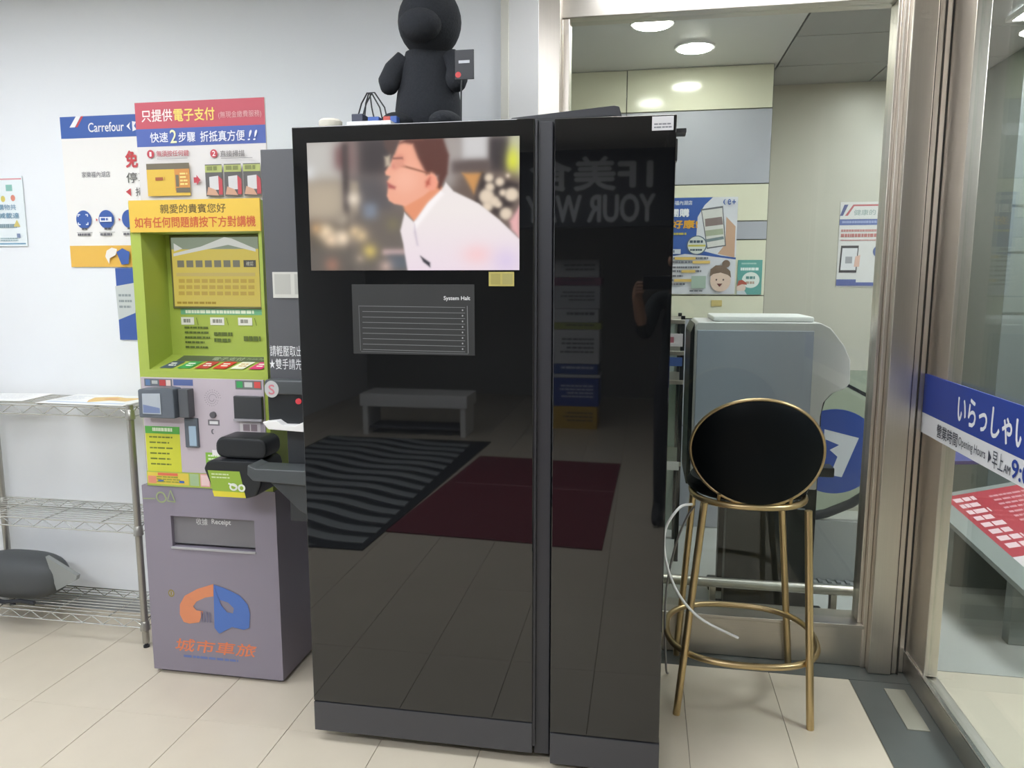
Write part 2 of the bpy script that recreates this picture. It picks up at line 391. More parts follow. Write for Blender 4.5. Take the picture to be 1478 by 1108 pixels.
# the picture on the screen, as coloured points on a fine grid
def raster(Wp, Hp):
    yy, xx = np.mgrid[0:Hp, 0:Wp]; X = xx / (Wp - 1) * 1282 + 115; Y = yy / (Hp - 1) * 795 + 90
    img = np.zeros((Hp, Wp, 3)); img[:] = (118, 108, 104)
    def srect(x0, y0, x1, y1, c, s=18.):
        a = (1 / (1 + np.exp(-np.clip((X - x0) / s, -30, 30)))) * (1 / (1 + np.exp(-np.clip((x1 - X) / s, -30, 30)))) * (1 / (1 + np.exp(-np.clip((Y - y0) / s, -30, 30)))) * (1 / (1 + np.exp(-np.clip((y1 - Y) / s, -30, 30))))
        img[:] = img * (1 - a[..., None]) + np.array(c) * a[..., None]
    def sdisc(x, y, r, c, s=8., ry=None):
        d = np.sqrt((X - x) ** 2 + ((Y - y) * r / (ry or r)) ** 2); a = 1 / (1 + np.exp(np.clip((d - r) / s, -30, 30)))
        img[:] = img * (1 - a[..., None]) + np.array(c) * a[..., None]
    def spoly(pts, c, s=3., grad=None):
        n = len(pts); ins = np.zeros(X.shape, bool); dist = np.full(X.shape, 1e9)
        for i in range(n):
            x0, y0 = pts[i]; x1, y1 = pts[(i + 1) % n]
            cond = ((y0 > Y) != (y1 > Y)) & (X < (x1 - x0) * (Y - y0) / ((y1 - y0) or 1e-9) + x0); ins ^= cond
            t = np.clip(((X - x0) * (x1 - x0) + (Y - y0) * (y1 - y0)) / ((x1 - x0) ** 2 + (y1 - y0) ** 2 + 1e-9), 0, 1)
            dist = np.minimum(dist, np.hypot(X - x0 - t * (x1 - x0), Y - y0 - t * (y1 - y0)))
        a = 1 / (1 + np.exp(np.clip(np.where(ins, -dist, dist) / s, -30, 30)))
        col = np.array(c, float) * np.ones(X.shape + (1,))
        if grad is not None: col = col + (np.array(grad) - np.array(c)) * np.clip((Y - 520) / 360, 0, 1)[..., None]
        img[:] = img * (1 - a[..., None]) + col * a[..., None]
    srect(60, 60, 340, 330, (196, 193, 188)); srect(60, 320, 350, 580, (186, 172, 152), 24); srect(290, 110, 420, 260, (120, 84, 84)); srect(335, 100, 378, 900, (74, 66, 66), 8)
    srect(385, 80, 440, 330, (150, 132, 128)); srect(440, 60, 650, 300, (72, 66, 68)); srect(400, 310, 640, 520, (96, 92, 94)); srect(380, 330, 430, 560, (170, 156, 138), 10)
    srect(60, 590, 360, 900, (96, 88, 78), 20); srect(60, 740, 720, 900, (104, 98, 92), 20); srect(380, 520, 720, 760, (112, 104, 98)); srect(570, 755, 720, 790, (208, 178, 176), 8)
    srect(600, 790, 730, 880, (100, 106, 116), 12); srect(460, 470, 540, 560, (132, 142, 158), 14)
    for (x, y, r, c) in ((215, 640, 42, (243, 220, 186)), (250, 690, 36, (236, 208, 176)), (322, 680, 42, (246, 224, 196)), (156, 620, 26, (196, 160, 120)), (400, 640, 26, (224, 196, 156)), (442, 668, 30, (216, 190, 150)), (492, 765, 34, (214, 190, 110)), (398, 440, 30, (236, 222, 204)), (590, 860, 30, (196, 170, 160)), (250, 850, 36, (160, 120, 104)), (430, 810, 16, (176, 158, 140)), (330, 560, 40, (168, 156, 140)), (640, 600, 34, (126, 118, 96)), (120, 270, 34, (214, 214, 214))):
        sdisc(x, y, r, c, 17)
    srect(940, 60, 1070, 380, (170, 162, 158), 16); srect(1060, 60, 1220, 225, (206, 204, 204), 10); srect(1225, 95, 1335, 300, (66, 60, 62), 9); srect(1340, 60, 1420, 330, (196, 196, 170), 12)
    sdisc(1358, 240, 34, (222, 226, 74), 12, 70); srect(1000, 225, 1230, 300, (98, 86, 84), 10); srect(1020, 300, 1400, 620, (112, 96, 88), 20)
    spoly([(1065, 300), (1180, 300), (1130, 420)], (206, 150, 92), 6); spoly([(1180, 300), (1390, 370), (1400, 420), (1300, 580), (1140, 470)], (58, 50, 50), 8)
    for (x, y, r) in ((1220, 330, 26), (1282, 355, 26), (1330, 320, 10), (1205, 440, 44), (1250, 470, 30), (1352, 432, 40), (1300, 420, 20), (1275, 490, 20), (1318, 545, 36), (1210, 500, 30), (1225, 385, 26)):
        sdisc(x, y, r, (228, 210, 188), 6)
    spoly([(1400, 500), (1340, 590), (1350, 640), (1400, 700)], (232, 178, 178), 6)
    # the man: neck, face, hair, ear, glasses, white shirt
    spoly([(690, 440), (715, 520), (770, 585), (860, 520), (960, 400), (900, 330), (760, 380)], (232, 152, 116), 4)
    spoly([(690, 95), (655, 175), (640, 215), (598, 280), (602, 298), (628, 308), (610, 338), (618, 360), (612, 385), (606, 425), (618, 455), (650, 475), (720, 490), (830, 430), (905, 370), (900, 200), (830, 90)], (241, 172, 146), 3)
    sdisc(720, 330, 70, (248, 186, 162), 26); sdisc(690, 205, 22, (216, 138, 120), 10); sdisc(655, 245, 14, (214, 130, 118), 8)
    spoly([(592, 78), (700, 80), (672, 130), (655, 172), (632, 178), (600, 130)], (96, 78, 74), 6)
    spoly([(690, 110), (730, 85), (950, 85), (985, 190), (975, 300), (930, 392), (915, 380), (920, 310), (880, 290), (850, 300), (830, 260), (800, 200), (770, 118), (720, 108)], (98, 62, 56), 5)
    spoly([(868, 300), (910, 315), (918, 350), (900, 395), (872, 400), (838, 375), (850, 330)], (243, 162, 138), 4); spoly([(845, 345), (870, 320), (868, 360), (848, 372)], (186, 96, 80), 5)
    spoly([(612, 345), (660, 372), (655, 384), (618, 378)], (176, 96, 92), 4)
    spoly([(648, 196), (705, 196), (706, 204), (648, 204)], (120, 80, 74), 3)
    spoly([(690, 236), (870, 292), (868, 300), (690, 246)], (150, 98, 80), 3); spoly([(598, 190), (630, 182), (632, 245), (602, 245)], (196, 180, 160), 5); spoly([(645, 214), (700, 206), (722, 250), (660, 262)], (226, 156, 134), 4)
    spoly([(965, 352), (1010, 405), (1110, 455), (1160, 482), (1280, 580), (1400, 700), (1420, 900), (725, 900), (700, 720), (684, 640), (712, 530), (768, 588), (850, 480), (935, 400)], (240, 232, 230), 3, (236, 220, 230))
    spoly([(935, 400), (860, 470), (790, 575), (768, 588), (772, 640), (800, 600), (880, 500), (950, 420)], (252, 246, 246), 5)
    spoly([(772, 600), (768, 650), (785, 730), (792, 730), (780, 650)], (206, 194, 206), 4); spoly([(806, 798), (862, 838), (862, 864), (822, 832)], (56, 54, 62), 3)
    sdisc(1150, 790, 70, (246, 206, 208), 30, 50); sdisc(1320, 830, 60, (220, 204, 232), 30)
    return np.clip(img / 255., 0, 1)
def picture_mesh(name, img, x0, x1, y, z0, z1, m, parent):
    Hp, Wp, _ = img.shape; off = loc_of(parent)
    vs = [(x0 + (x1 - x0) * i / (Wp - 1) - off.x, y - off.y, z1 + (z0 - z1) * j / (Hp - 1) - off.z) for j in range(Hp) for i in range(Wp)]
    fs = [(j * Wp + i, (j + 1) * Wp + i, (j + 1) * Wp + i + 1, j * Wp + i + 1) for j in range(Hp - 1) for i in range(Wp - 1)]
    me = bpy.data.meshes.new(name); me.from_pydata(vs, [], fs); me.materials.append(m)
    lc = np.where(img <= .04045, img / 12.92, ((img + .055) / 1.055) ** 2.4)
    at = me.color_attributes.new('picture', 'FLOAT_COLOR', 'POINT')
    at.data.foreach_set('color', np.concatenate([lc.reshape(-1, 3), np.ones((Hp * Wp, 1))], 1).ravel())
    o = bpy.data.objects.new(name, me); COL.objects.link(o); o.parent = parent; return o
sm = bpy.data.materials.new('screen_picture'); sm.use_nodes = True; nt = sm.node_tree; bs = nt.nodes['Principled BSDF']
at = nt.nodes.new('ShaderNodeVertexColor'); at.layer_name = 'picture'
bs.inputs['Base Color'].default_value = (.01, .01, .01, 1); bs.inputs['Roughness'].default_value = .08
nt.links.new(at.outputs['Color'], bs.inputs['Emission Color']); bs.inputs['Emission Strength'].default_value = 1.0
scr = picture_mesh('screen', raster(250, 142), -.972, -.349, 2.0985, 1.508, 1.872, sm, vm)
scr['label'] = 'lit screen with a man in a white shirt'
# lower touch display, nearly dark, with its line list
lp = front(-.848, -.479, 2.0998, 1.264, 1.468, emit=.085)
lp.rect(0, 0, 1, 1, '8e928f')
o = lp.build('touch_display', vm)
lp = front(-.848, -.479, 2.0992, 1.264, 1.468, emit=.8)
lp.text('System Halt', .755, .165, .965, .235, 'f4f6f6', .012)
for i in range(9):
    v = .31 + i * .078; lp.line(.085 if i else .06, v, .925, v + .012, .0014, '8a8d8d')
    if i < 8: lp.disc(.905, v + .05, .006, .012, 'b8bbbb', 8)
lp.line(.06, .30, .065, .95, .0014, '777a7a').line(.945, .30, .95, .965, .0014, '9a9d9d').line(.07, .965, .95, .975, .0014, '777a7a')
lp.build('display_lines', vm)
# sticker right under the big screen (its printed code is left blank)
o = box('sticker', paint('b9ae62'), vm, -.437, -.364, 2.0985, 2.0998, 1.463, 1.503)
front(-.437, -.364, 2.0984, 1.463, 1.503).rect(.08, .12, .46, .88, 'a39a58').rect(.54, .12, .94, .88, 'a8a063').build('sticker_print', vm)
# side cover: sticker, notice, dispenser and tray
box('sticker', paint('c9c9c0'), vm, -1.148, -1.04, 2.197, 2.1995, 1.425, 1.505)
front(-1.148, -1.04, 2.1968, 1.425, 1.505).rect(.06, .08, .56, .86, 'b2b2aa').rect(.68, .08, .96, .86, 'b2b2aa').build('sticker_print', vm)
pn = front(-1.168, -.955, 2.1995, 1.195, 1.28)
pn.text('請輕壓取出', .0, .06, .505, .46, 'e8eaea', .006).text('★雙手請先消毒', -.02, .55, .71, .95, 'e8eaea', .006)
pn.build('lettering', vm)
ds = box('dispenser', M['blackplastic'], vm, -1.165, -1.0, 2.16, 2.20, 1.03, 1.15, .008)
box('dispenser_hood', M['haze'], vm, -1.168, -1.0, 2.15, 2.20, 1.125, 1.172, .008)
front(-1.166, -1.118, 2.149, 1.115, 1.170).disc(.5, .5, .5, .48, 'b9bbbb').text('S', .3, .25, .7, .8, 'c97c86', .02).build('dispenser_badge', vm)
MB().prism([(-1.168, 1.04), (-1.15, 1.018), (-1.0, 1.012), (-1.0, 1.032), (-1.03, 1.045), (-1.06, 1.032), (-1.10, 1.032), (-1.12, 1.046)], 'y', 2.13, 2.20).build('dispenser_lip', M['white'], vm, .002)
MB().lathe((-1.058, 2.158, 1.105), [(.003, -.004), (.009, -.003), (.009, .003)], 16, 'y').build('indicator', glow('e0404a', .8), vm, smooth=True)
MB().prism([(-1.215, .905), (-1.218, .875), (-1.20, .855), (-1.03, .848), (-1.0, .85), (-1.0, .895), (-1.19, .895)], 'y', 2.11, 2.20).build('drip_tray', M['haze'], vm, .003)
MB().prism([(-1.15, .85), (-1.0, .85), (-1.0, .735), (-1.05, .76)], 'y', 2.125, 2.20).build('tray_bracket', paint('3d4042'), vm, .003)

# second cabinet, joined to its right
rc = thing('black_cabinet', (-.09, 2.45, 0), 'narrow glossy black cabinet with a white label at its top corner', 'cabinet')
box('body', M['blackframe'], rc, -.254, .066, 2.135, 2.70, .02, 1.9105, .004)
box('door', M['black'], rc, -.252, .072, 2.09, 2.132, .124, 1.912, .0025)
box('kick_panel', mat('kick_black', '424246', .22), rc, -.252, .074, 2.09, 2.132, .02, .119, .002)
box('sticker', paint('e9e9ec'), rc, .008, .064, 2.0885, 2.0898, 1.872, 1.908)
front(.008, .064, 2.0884, 1.872, 1.908).bars(.1, .5, .95, .95, 2, '8a8c95', .45, 3, .2).build('sticker_print', rc)
box('hinge', M['blackframe'], rc, .066, .10, 2.14, 2.20, 1.874, 1.886, .002)
box('hinge', M['blackframe'], rc, .066, .078, 2.14, 2.18, 1.80, 1.86, .003)
for (x, y) in ((-.21, 2.2), (.03, 2.2), (-.21, 2.64), (.03, 2.64)):
    MB().lathe((x, y, 0), [(.02, 0), (.02, .008), (.008, .012), (.008, .022)], 16).build('foot', M['rubber'], rc, smooth=True)

# ------------------------------------------------------------------ things on top of the machine
ZT = 1.918
pt = thing('plush_toy', (-.64, 2.36, ZT), 'plain black plush toy sitting on top of the tall black machine', 'plush toy')
cx, cyy = -.682, 2.36
MB().lathe((cx, cyy, ZT), [(.02, .004), (.088, .0), (.104, .045), (.105, .09), (.098, .14), (.088, .18), (.082, .22), (.07, .26)], 28, sy=.8).build('body', M['plush'], pt, smooth=True)
MB().ball((cx + .012, cyy - .015, ZT + .345), (.098, .088, .105), n=28, m=16).build('head', M['plush'], pt, smooth=True)
MB().ball((cx + .002, cyy - .085, ZT + .315), (.066, .05, .048), n=20, m=12).build('muzzle', M['plush'], pt, smooth=True)
for sx, ex in ((-1, -.112), (1, .102)):
    MB().tube([(cx + sx * .07, cyy - .01, ZT + .24), (cx + sx * .1, cyy - .02, ZT + .205), (cx + ex, cyy - .045, ZT + .165), (cx + ex + .005, cyy - .058, ZT + .147), (cx + ex + .007, cyy - .064, ZT + .139), (cx + ex + .008, cyy - .067, ZT + .135)], [.032, .036, .034, .027, .017, .003], 16).build('arm', M['plush'], pt, smooth=True)
    MB().ball((cx + sx * .075, cyy - .075, ZT + .034), (.05, .075, .034), n=20, m=12).build('foot', M['plush'], pt, smooth=True)
tg = thing('sign_card', (-.530, 2.165, ZT), 'small black card with a red dot standing on a thin stick before the plush', 'card')
MB().tube([(-.530, 2.165, ZT + .008), (-.528, 2.165, ZT + .13)], .0025, 8).build('stick', M['blackplastic'], tg, smooth=True)
MB().lathe((-.530, 2.165, ZT), [(.02, 0), (.02, .006), (.006, .012)], 16).build('base', M['blackplastic'], tg, smooth=True)
box('card', paint('26282d'), tg, -.545, -.490, 2.160, 2.164, ZT + .125, ZT + .205, .001)
front(-.545, -.490, 2.1595, ZT + .125, ZT + .205).rect(.2, .36, .78, .46, 'b9bcc2').build('card_print', tg)
front(-.545, -.490, 2.1595, ZT + .125, ZT + .205).disc(.17, .84, .15, .1, 'c23b3b').build('red_dot', tg)
sp = thing('white_puck', (-.925, 2.165, ZT), 'small off-white round disc lying on the machine top at its left', 'disc')
MB().lathe((-.925, 2.165, ZT), [(.03, 0), (.034, .006), (.034, .024), (.028, .03), (.005, .031)], 24).build('shell', paint('d8d3c4'), sp, smooth=True)
ab = thing('circuit_box', (-.80, 2.22, ZT), 'flat white controller board with blue and red plugs and thin black wires', 'electronics')
box('board', M['white'], ab, -.87, -.735, 2.15, 2.23, ZT, ZT + .02, .002)
box('plug', paint('34394a'), ab, -.87, -.835, 2.19, 2.24, ZT + .02, ZT + .05, .002)
box('plug', paint('3a5aa0'), ab, -.82, -.785, 2.19, 2.22, ZT + .02, ZT + .04, .002)
box('plug', paint('b04a40'), ab, -.772, -.75, 2.19, 2.22, ZT + .02, ZT + .04, .002)
box('plug', paint('3a5aa0'), ab, -.75, -.73, 2.19, 2.22, ZT + .02, ZT + .04, .002)
for a, b_, c in ((-.86, -.83, -.815), (-.838, -.825, -.79), (-.845, -.815, -.775)):
    MB().tube([(a, 2.215, ZT + .045), ((a + b_) / 2 - .004, 2.22, ZT + .085), (b_, 2.22, ZT + .115), (b_ + .008, 2.22, ZT + .115), (c, 2.215, ZT + .07), (c + .01, 2.21, ZT + .03)], .0022, 6).build('wire', M['blackplastic'], ab, smooth=True)
kb = MB().prism([(-.53, ZT), (-.37, ZT), (-.37, ZT + .008), (-.415, ZT + .052), (-.52, ZT + .06), (-.53, ZT + .045)], 'y', 2.45, 2.62).build('black_case', M['blackplastic'], None, .004)
tag(kb, 'low black plastic case lying on the machine top right of the plush', 'case')
kf = thing('black_binder', (-.2, 2.4, ZT + .004), 'flat black binder bridging the tops of the two black cabinets', 'binder')
MB().prism([(-.40, ZT + .001), (-.085, ZT + .001), (-.075, ZT + .02), (-.085, ZT + .055), (-.10, ZT + .058), (-.40, ZT + .034)], 'y', 2.25, 2.43).build('cover', M['blackframe'], kf, .003)
box('spine', M['blackplastic'], kf, -.396, -.09, 2.246, 2.252, ZT + .008, ZT + .03, .001)
# ================================================================== parking payment kiosk
kk = thing('payment_kiosk', (-1.54, 2.6, 0), 'lime green and grey parking payment kiosk between wire rack and black machine', 'kiosk')
b = MB(); b.box(-1.808, -1.28, 2.44, 2.83, .015, .733).box(-1.808, -1.28, 2.40, 2.44, .622, .733).box(-1.808, -1.28, 2.40, 2.44, .015, .505)
b.box(-1.808, -1.698, 2.40, 2.44, .505, .622).box(-1.366, -1.28, 2.40, 2.44, .505, .622)
b.build('cabinet', M['violet'], kk, .0)
box('plinth', paint('6a6570'), kk, -1.79, -1.30, 2.42, 2.82, 0, .016)
rs = box('receipt_tray', paint('6a686c'), kk, -1.698, -1.366, 2.432, 2.439, .505, .622)
box('tray_edge', paint('a9a8ab'), kk, -1.70, -1.364, 2.394, 2.402, .498, .506, .001)
box('flap', mat('flap_grey', '77757a', .3), kk, -1.697, -1.367, 2.414, 2.418, .515, .62)
p = front(-1.808, -1.28, 2.3995, 0, .733)
OR, BL = 'd98a63', '4f72b8'
for q in ([0, 1, 12, 13], [1, 2, 11, 12], [2, 3, 10, 11], [3, 4, 9, 10], [4, 5, 8, 9], [5, 6, 7, 8]):
    P0 = [(.506, .494), (.382, .526), (.28, .568), (.238, .617), (.233, .669), (.26, .709), (.305, .715), (.381, .704), (.416, .643), (.364, .641), (.34, .621), (.368, .594), (.437, .569), (.501, .559)]
    p.poly([P0[i] for i in q], OR)
BO = [(.51, .497), (.59, .51), (.705, .544), (.76, .587), (.774, .638), (.763, .71), (.721, .723), (.633, .713), (.533, .755), (.499, .726)]
BH = [(.548, .574), (.614, .585), (.655, .614), (.646, .64), (.602, .637), (.556, .599)]
p.poly([BO[0], BO[1], BH[1], BH[0]], BL).poly([BO[1], BO[2], BH[2], BH[1]], BL).poly([BO[2], BO[3], BO[4], BO[5], BH[3], BH[2]], BL).poly([BO[5], BO[6], BO[7], BH[4], BH[3]], BL)
p.poly([BO[7], BO[8], BO[9], BH[5], BH[4]], BL).poly([BO[9], BO[0], BH[0], BH[5]], BL)
for i in range(4): p.rect(.40 + i * .022, .645, .408 + i * .022, .70, '6f6d86')
p.build('logo_mark', kk)
p = front(-1.808, -1.28, 2.3995, 0, .733)
p.text('城市車旅', .175, .800, .79, .868, 'e08058', .012, .025)
p.bars(.243, .888, .80, .902, 1, '6476ae', .9, 2, .05)
p.build('logo_lettering', kk)
p = front(-1.808, -1.28, 2.3995, 0, .733)
n = 20
for i in range(n):   # small ring emblem at the upper left
    a0, a1 = 2 * PI * i / n, 2 * PI * (i + 1) / n
    p.poly([(.15 + .04 * math.cos(a0), .056 + .03 * math.sin(a0)), (.15 + .04 * math.cos(a1), .056 + .03 * math.sin(a1)), (.15 + .03 * math.cos(a1), .056 + .022 * math.sin(a1)), (.15 + .03 * math.cos(a0), .056 + .022 * math.sin(a0))], '9aa77a')
p.line(.013, .066, .105, .064, .004, '9aa77a').line(.20, .072, .259, .076, .004, '9aa77a').line(.259, .076, .228, .017, .004, '9aa77a').line(.228, .017, .20, .072, .003, '9aa77a')
p.build('ring_emblem', kk)
p = front(-1.808, -1.28, 2.3995, 0, .733)
p.disc(.176, .56, .024, .02, '8d7f3c').disc(.176, .56, .015, .0125, '9b93a0').rect(.17, .55, .182, .57, '8d7f3c')
p.build('coin_mark', kk)
q = front(-1.697, -1.367, 2.4135, .515, .62)
q.text('收據', .28, .05, .42, .29, 'd7d8d9', .008).text('Receipt', .47, .05, .70, .28, 'd7d8d9', .015)
q.build('receipt_lettering', kk)
# upper housing
b = MB(); b.box(-1.785, -1.288, 2.54, 2.82, .733, 1.75).box(-1.785, -1.288, 2.402, 2.54, .733, 1.16)
b.box(-1.785, -1.745, 2.402, 2.54, 1.16, 1.75).box(-1.300, -1.288, 2.402, 2.54, 1.16, 1.75).box(-1.745, -1.300, 2.402, 2.54, 1.645, 1.75)
b.build('housing', M['green'], kk)
MB().prism([(2.403, 1.158), (2.54, 1.158), (2.54, 1.203), (2.403, 1.163)], 'x', -1.745, -1.30).build('ledge', M['green'], kk)
L = Print((-1.745, 2.533, 1.2015), (1, 0, 0), (0, -.13, -.038), .445, .1354)
L.rect(.12, 0.02, 1, .40, '56604a').text('電子支付', .42, .10, .70, .32, 'aab39c', .01).text('Mobile Payment', .73, .14, .95, .30, '9aa48c', .01)
for i, c in enumerate(('4a5a68', '3f9a52', 'b23a38', 'c8362e', 'e6e4d2', 'd22f74')):
    u = .07 + i * .155
    L.poly([(u + .035, .44), (u, .92), (u + .115, .92), (u + .145, .44)], c)
    L.bars(u + .045, .56, u + .12, .82, 2, 'f0efe4' if c != 'e6e4d2' else 'c8a060', .5, i, .07)
L.build('payment_stickers', kk)
# screen set in the recess
box('screen_frame', paint('6c6c46'), kk, -1.724, -1.362, 2.531, 2.541, 1.376, 1.642, .002)
sc = front(-1.716, -1.372, 2.5305, 1.384, 1.634, emit=.8)
sc.rect(0, 0, 1, 1, 'd6c25c').rect(0, 0, 1, .17, '8f9a86')
sc.poly([(0.02, .23), (.35, .13), (.62, .0), (.70, .02), (.97, .17), (.97, .21), (.66, .11), (.30, .20), (.02, .27)], 'd8dad2')
sc.poly([(.03, .08), (.13, .16), (.03, .2)], 'd8dad2')
for i in range(7): sc.rect(.06 + i * .108, .33, .14 + i * .108, .43, '7c7a68')
sc.rect(.83, .33, .97, .43, '55534c').text('確認', .86, .35, .94, .41, 'cfcdb8')
for r_ in range(3):
    for i in range(10): sc.rect(.07 + i * .09, .60 + r_ * .09, .14 + i * .09, .655 + r_ * .09, 'bfa44a')
sc.rect(.06, .51, .97, .56, 'c9b56a').bars(.05, .93, .6, .97, 1, 'a58a28', .8, 5)
sc.build('screen', kk)
bp = front(-1.70, -1.37, 2.5395, 1.21, 1.375)
bp.rect(0, .0, 1, .13, '6fae84').bars(.06, .03, .95, .11, 1, 'dfe8d0', .9, 4, .05)
for i, (u, w) in enumerate(((.0, .16), (.36, .17), (.70, .17))):
    bp.rect(u, .19, u + w, .36, 'e2e2d8').bars(u + .03, .23, u + w - .02, .32, 1, '8a8a80', .9, i, .03).line(u + w + .03, .2, u + w + .05, .36, .002, '5b6a30')
bp.bars(.04, .40, .36, .95, 5, '5b6a30', .4, 8, .05).bars(.40, .52, .66, .80, 2, '5b6a30', .55, 9, .06).bars(.76, .60, .98, .75, 1, '5b6a30', .7, 3, .06)
bp.build('instruction_print', kk)
# yellow banner over the recess, and the board standing on top
box('banner', paint('e0bb4a'), kk, -1.778, -1.286, 2.394, 2.402, 1.645, 1.754)
q = front(-1.778, -1.286, 2.394, 1.645, 1.754)
q.text('親愛的貴賓您好', .245, .14, .745, .42, '6c5a30', .012).text('如有任何問題請按下方對講機', .04, .53, .965, .86, 'c8623a', .014)
q.build('banner_lettering', kk)
hb = thing('header_board', (-1.50, 2.42, 1.752), 'red and blue printed board about electronic payment on top of the green kiosk', 'sign')
box('board', paint('d3d0cc'), hb, -1.742, -1.262, 2.412, 2.418, 1.752, 2.082)
q = front(-1.742, -1.262, 2.412, 1.752, 2.082)
q.rect(0, 0, 1, .265, 'b8505c').rect(0, .265, 1, .445, '4b5fa2')
q.text('只提供', .05, .075, .29, .195, 'e9ddd8', .012).text('電子支付', .305, .075, .62, .20, 'e8cf6a', .014).text('(無現金繳費服務)', .65, .12, .975, .195, 'd8a8a8', .006)
q.text('快速', .11, .305, .25, .405, 'dfe1ea', .01).text('2', .268, .285, .318, .415, 'dfe3b4', .01).text('步驟', .335, .31, .465, .41, 'dfe1ea', .01).text('折抵真方便', .505, .31, .845, .415, 'dfe1ea', .01).text('!!', .865, .315, .925, .415, 'dfe1ea', .0, .02)
q.disc(.108, .52, .028, .042, 'b8444e').text('1', .10, .50, .115, .545, 'eeeeee', .01).text('無須按任何鍵', .155, .49, .41, .55, 'b8646a', .01).rect(.16, .57, .40, .575, '8d8a88')
q.disc(.605, .535, .028, .042, 'b8444e').text('2', .593, .51, .617, .56, 'eeeeee', .01).text('直接掃描', .655, .51, .84, .57, '7a7674', .01).rect(.66, .585, .90, .59, '8d8a88')
q.rect(.072, .62, .41, .95, 'd4b148').rect(.072, .62, .41, .68, '6d6654').rect(.292, .68, .41, .90, 'c98b48').rect(.30, .74, .325, .86, '6d6654').rect(.30, .87, .41, .92, '6d6654').bars(.14, .76, .24, .80, 1, 'a05a3a', .8, 2)
q.bars(.335, .72, .40, .86, 4, 'e5d080', .5, 3)
q.poly([(.443, .77), (.465, .77), (.465, .745), (.495, .797), (.465, .85), (.465, .825), (.443, .825)], 'b8444e')
for i in range(3):
    u = .535 + i * .148; q.rect(u, .645, u + .13, .965, '5c5a58').rect(u, .655, u + .13, .725, 'aab36a').poly([(u + .03, .77), (u + .03, .9), (u + .10, .9), (u + .10, .76)], 'c9c8c6').poly([(u + .1, .76), (u + .13, .8), (u + .13, .95), (u + .1, .95)], 'b84a50').poly([(u + .005, .95), (u + .02, .87), (u + .075, .90), (u + .10, .96)], 'c49a80').bars(u + .015, .665, u + .12, .715, 1, '7d8450', .8, i, .04)
q.build('board_print', hb)
# control panel with its devices
box('control_panel', M['kpanel'], kk, -1.78, -1.303, 2.396, 2.403, .79, 1.135, .001)
FP = front(-1.78, -1.303, 2.396, .735, 1.135)
def uz(x, z): return ((x + 1.78) / .477, (1.135 - z) / .40)
def R(x0, x1, z0, z1, c):
    a = uz(x0, z1); b_ = uz(x1, z0); FP.rect(a[0], a[1], b_[0], b_[1], c)
R(-1.765, -1.655, 1.103, 1.130, '6a6f74'); R(-1.760, -1.742, 1.106, 1.127, '5e7ea6'); R(-1.735, -1.712, 1.112, 1.124, 'b9bcb8'); R(-1.705, -1.68, 1.106, 1.127, 'c04a4a'); R(-1.678, -1.66, 1.106, 1.127, 'e2c8c0')
FP.build('method_strip', kk)
FP = front(-1.78, -1.303, 2.396, .735, 1.135)
R(-1.65, -1.573, 1.108, 1.130, '5a6a9c')
FP.build('blue_strip', kk)
FP = front(-1.78, -1.303, 2.396, .735, 1.135)
R(-1.41, -1.31, 1.10, 1.132, '6f7470'); R(-1.405, -1.382, 1.106, 1.128, '3fa05c'); R(-1.375, -1.345, 1.108, 1.126, 'c9ccc6'); R(-1.338, -1.314, 1.106, 1.128, 'd0504c')
FP.build('header_strips', kk)
FP = front(-1.78, -1.303, 2.396, .735, 1.135)
for i in range(20):
    a = 2 * PI * i / 20
    for rr in (.012, .020, .028):
        c = uz(-1.497 + rr * math.cos(a), 1.068 + rr * math.sin(a)); FP.disc(c[0], c[1], .0028, .0034, '5c585c', 6)
FP.build('speaker_holes', kk)
FP = front(-1.78, -1.303, 2.396, .735, 1.135)
R(-1.523, -1.478, .967, .988, '6f6c70'); R(-1.517, -1.484, .972, .983, 'd8d8d8')
c = uz(-1.50, .945); FP.disc(c[0] - .01, c[1], .016, .024, '6a676c', 14).disc(c[0], c[1], .013, .02, 'b9afb6', 14)
FP.build('handset_label', kk)
FP = front(-1.78, -1.303, 2.396, .735, 1.135)
R(-1.40, -1.322, .932, .985, 'e4dede'); R(-1.388, -1.362, .952, .976, '9a8a90'); R(-1.358, -1.334, .952, .976, '9a8a90'); R(-1.388, -1.334, .940, .944, '55545a')
FP.build('receipt_label', kk)
FP = front(-1.78, -1.303, 2.396, .735, 1.135)
R(-1.775, -1.637, .93, .957, '58a848'); R(-1.775, -1.637, .79, .93, 'c9cc3c')
a = uz(-1.76, .92); b_ = uz(-1.66, .80); FP.bars(a[0], a[1], b_[0], b_[1], 6, '6f7a2c', .28, 4, .05); a = uz(-1.745, .952); b_ = uz(-1.66, .936); FP.bars(a[0], a[1], b_[0], b_[1], 1, 'd8e8c8', .8, 4, .02)
FP.build('instruction_sheet', kk)
FP = front(-1.78, -1.303, 2.396, .735, 1.135)
R(-1.78, -1.303, .735, .79, 'a5b750')
FP.build('green_strip', kk)
FP = front(-1.78, -1.303, 2.396, .735, 1.135); FP.layer = 3
R(-1.777, -1.612, .742, .786, 'd9c24c'); R(-1.775, -1.742, .745, .772, 'd88c70'); R(-1.735, -1.655, .775, .785, 'd86c50'); R(-1.735, -1.712, .750, .758, '3a64b0'); R(-1.65, -1.63, .750, .758, '3a64b0'); a = uz(-1.74, .772); b_ = uz(-1.63, .745); FP.bars(a[0], a[1], b_[0], b_[1], 3, '8a9a3c', .4, 6, .04)
FP.build('yellow_sticker', kk)
FP = front(-1.78, -1.303, 2.396, .735, 1.135); FP.layer = 3
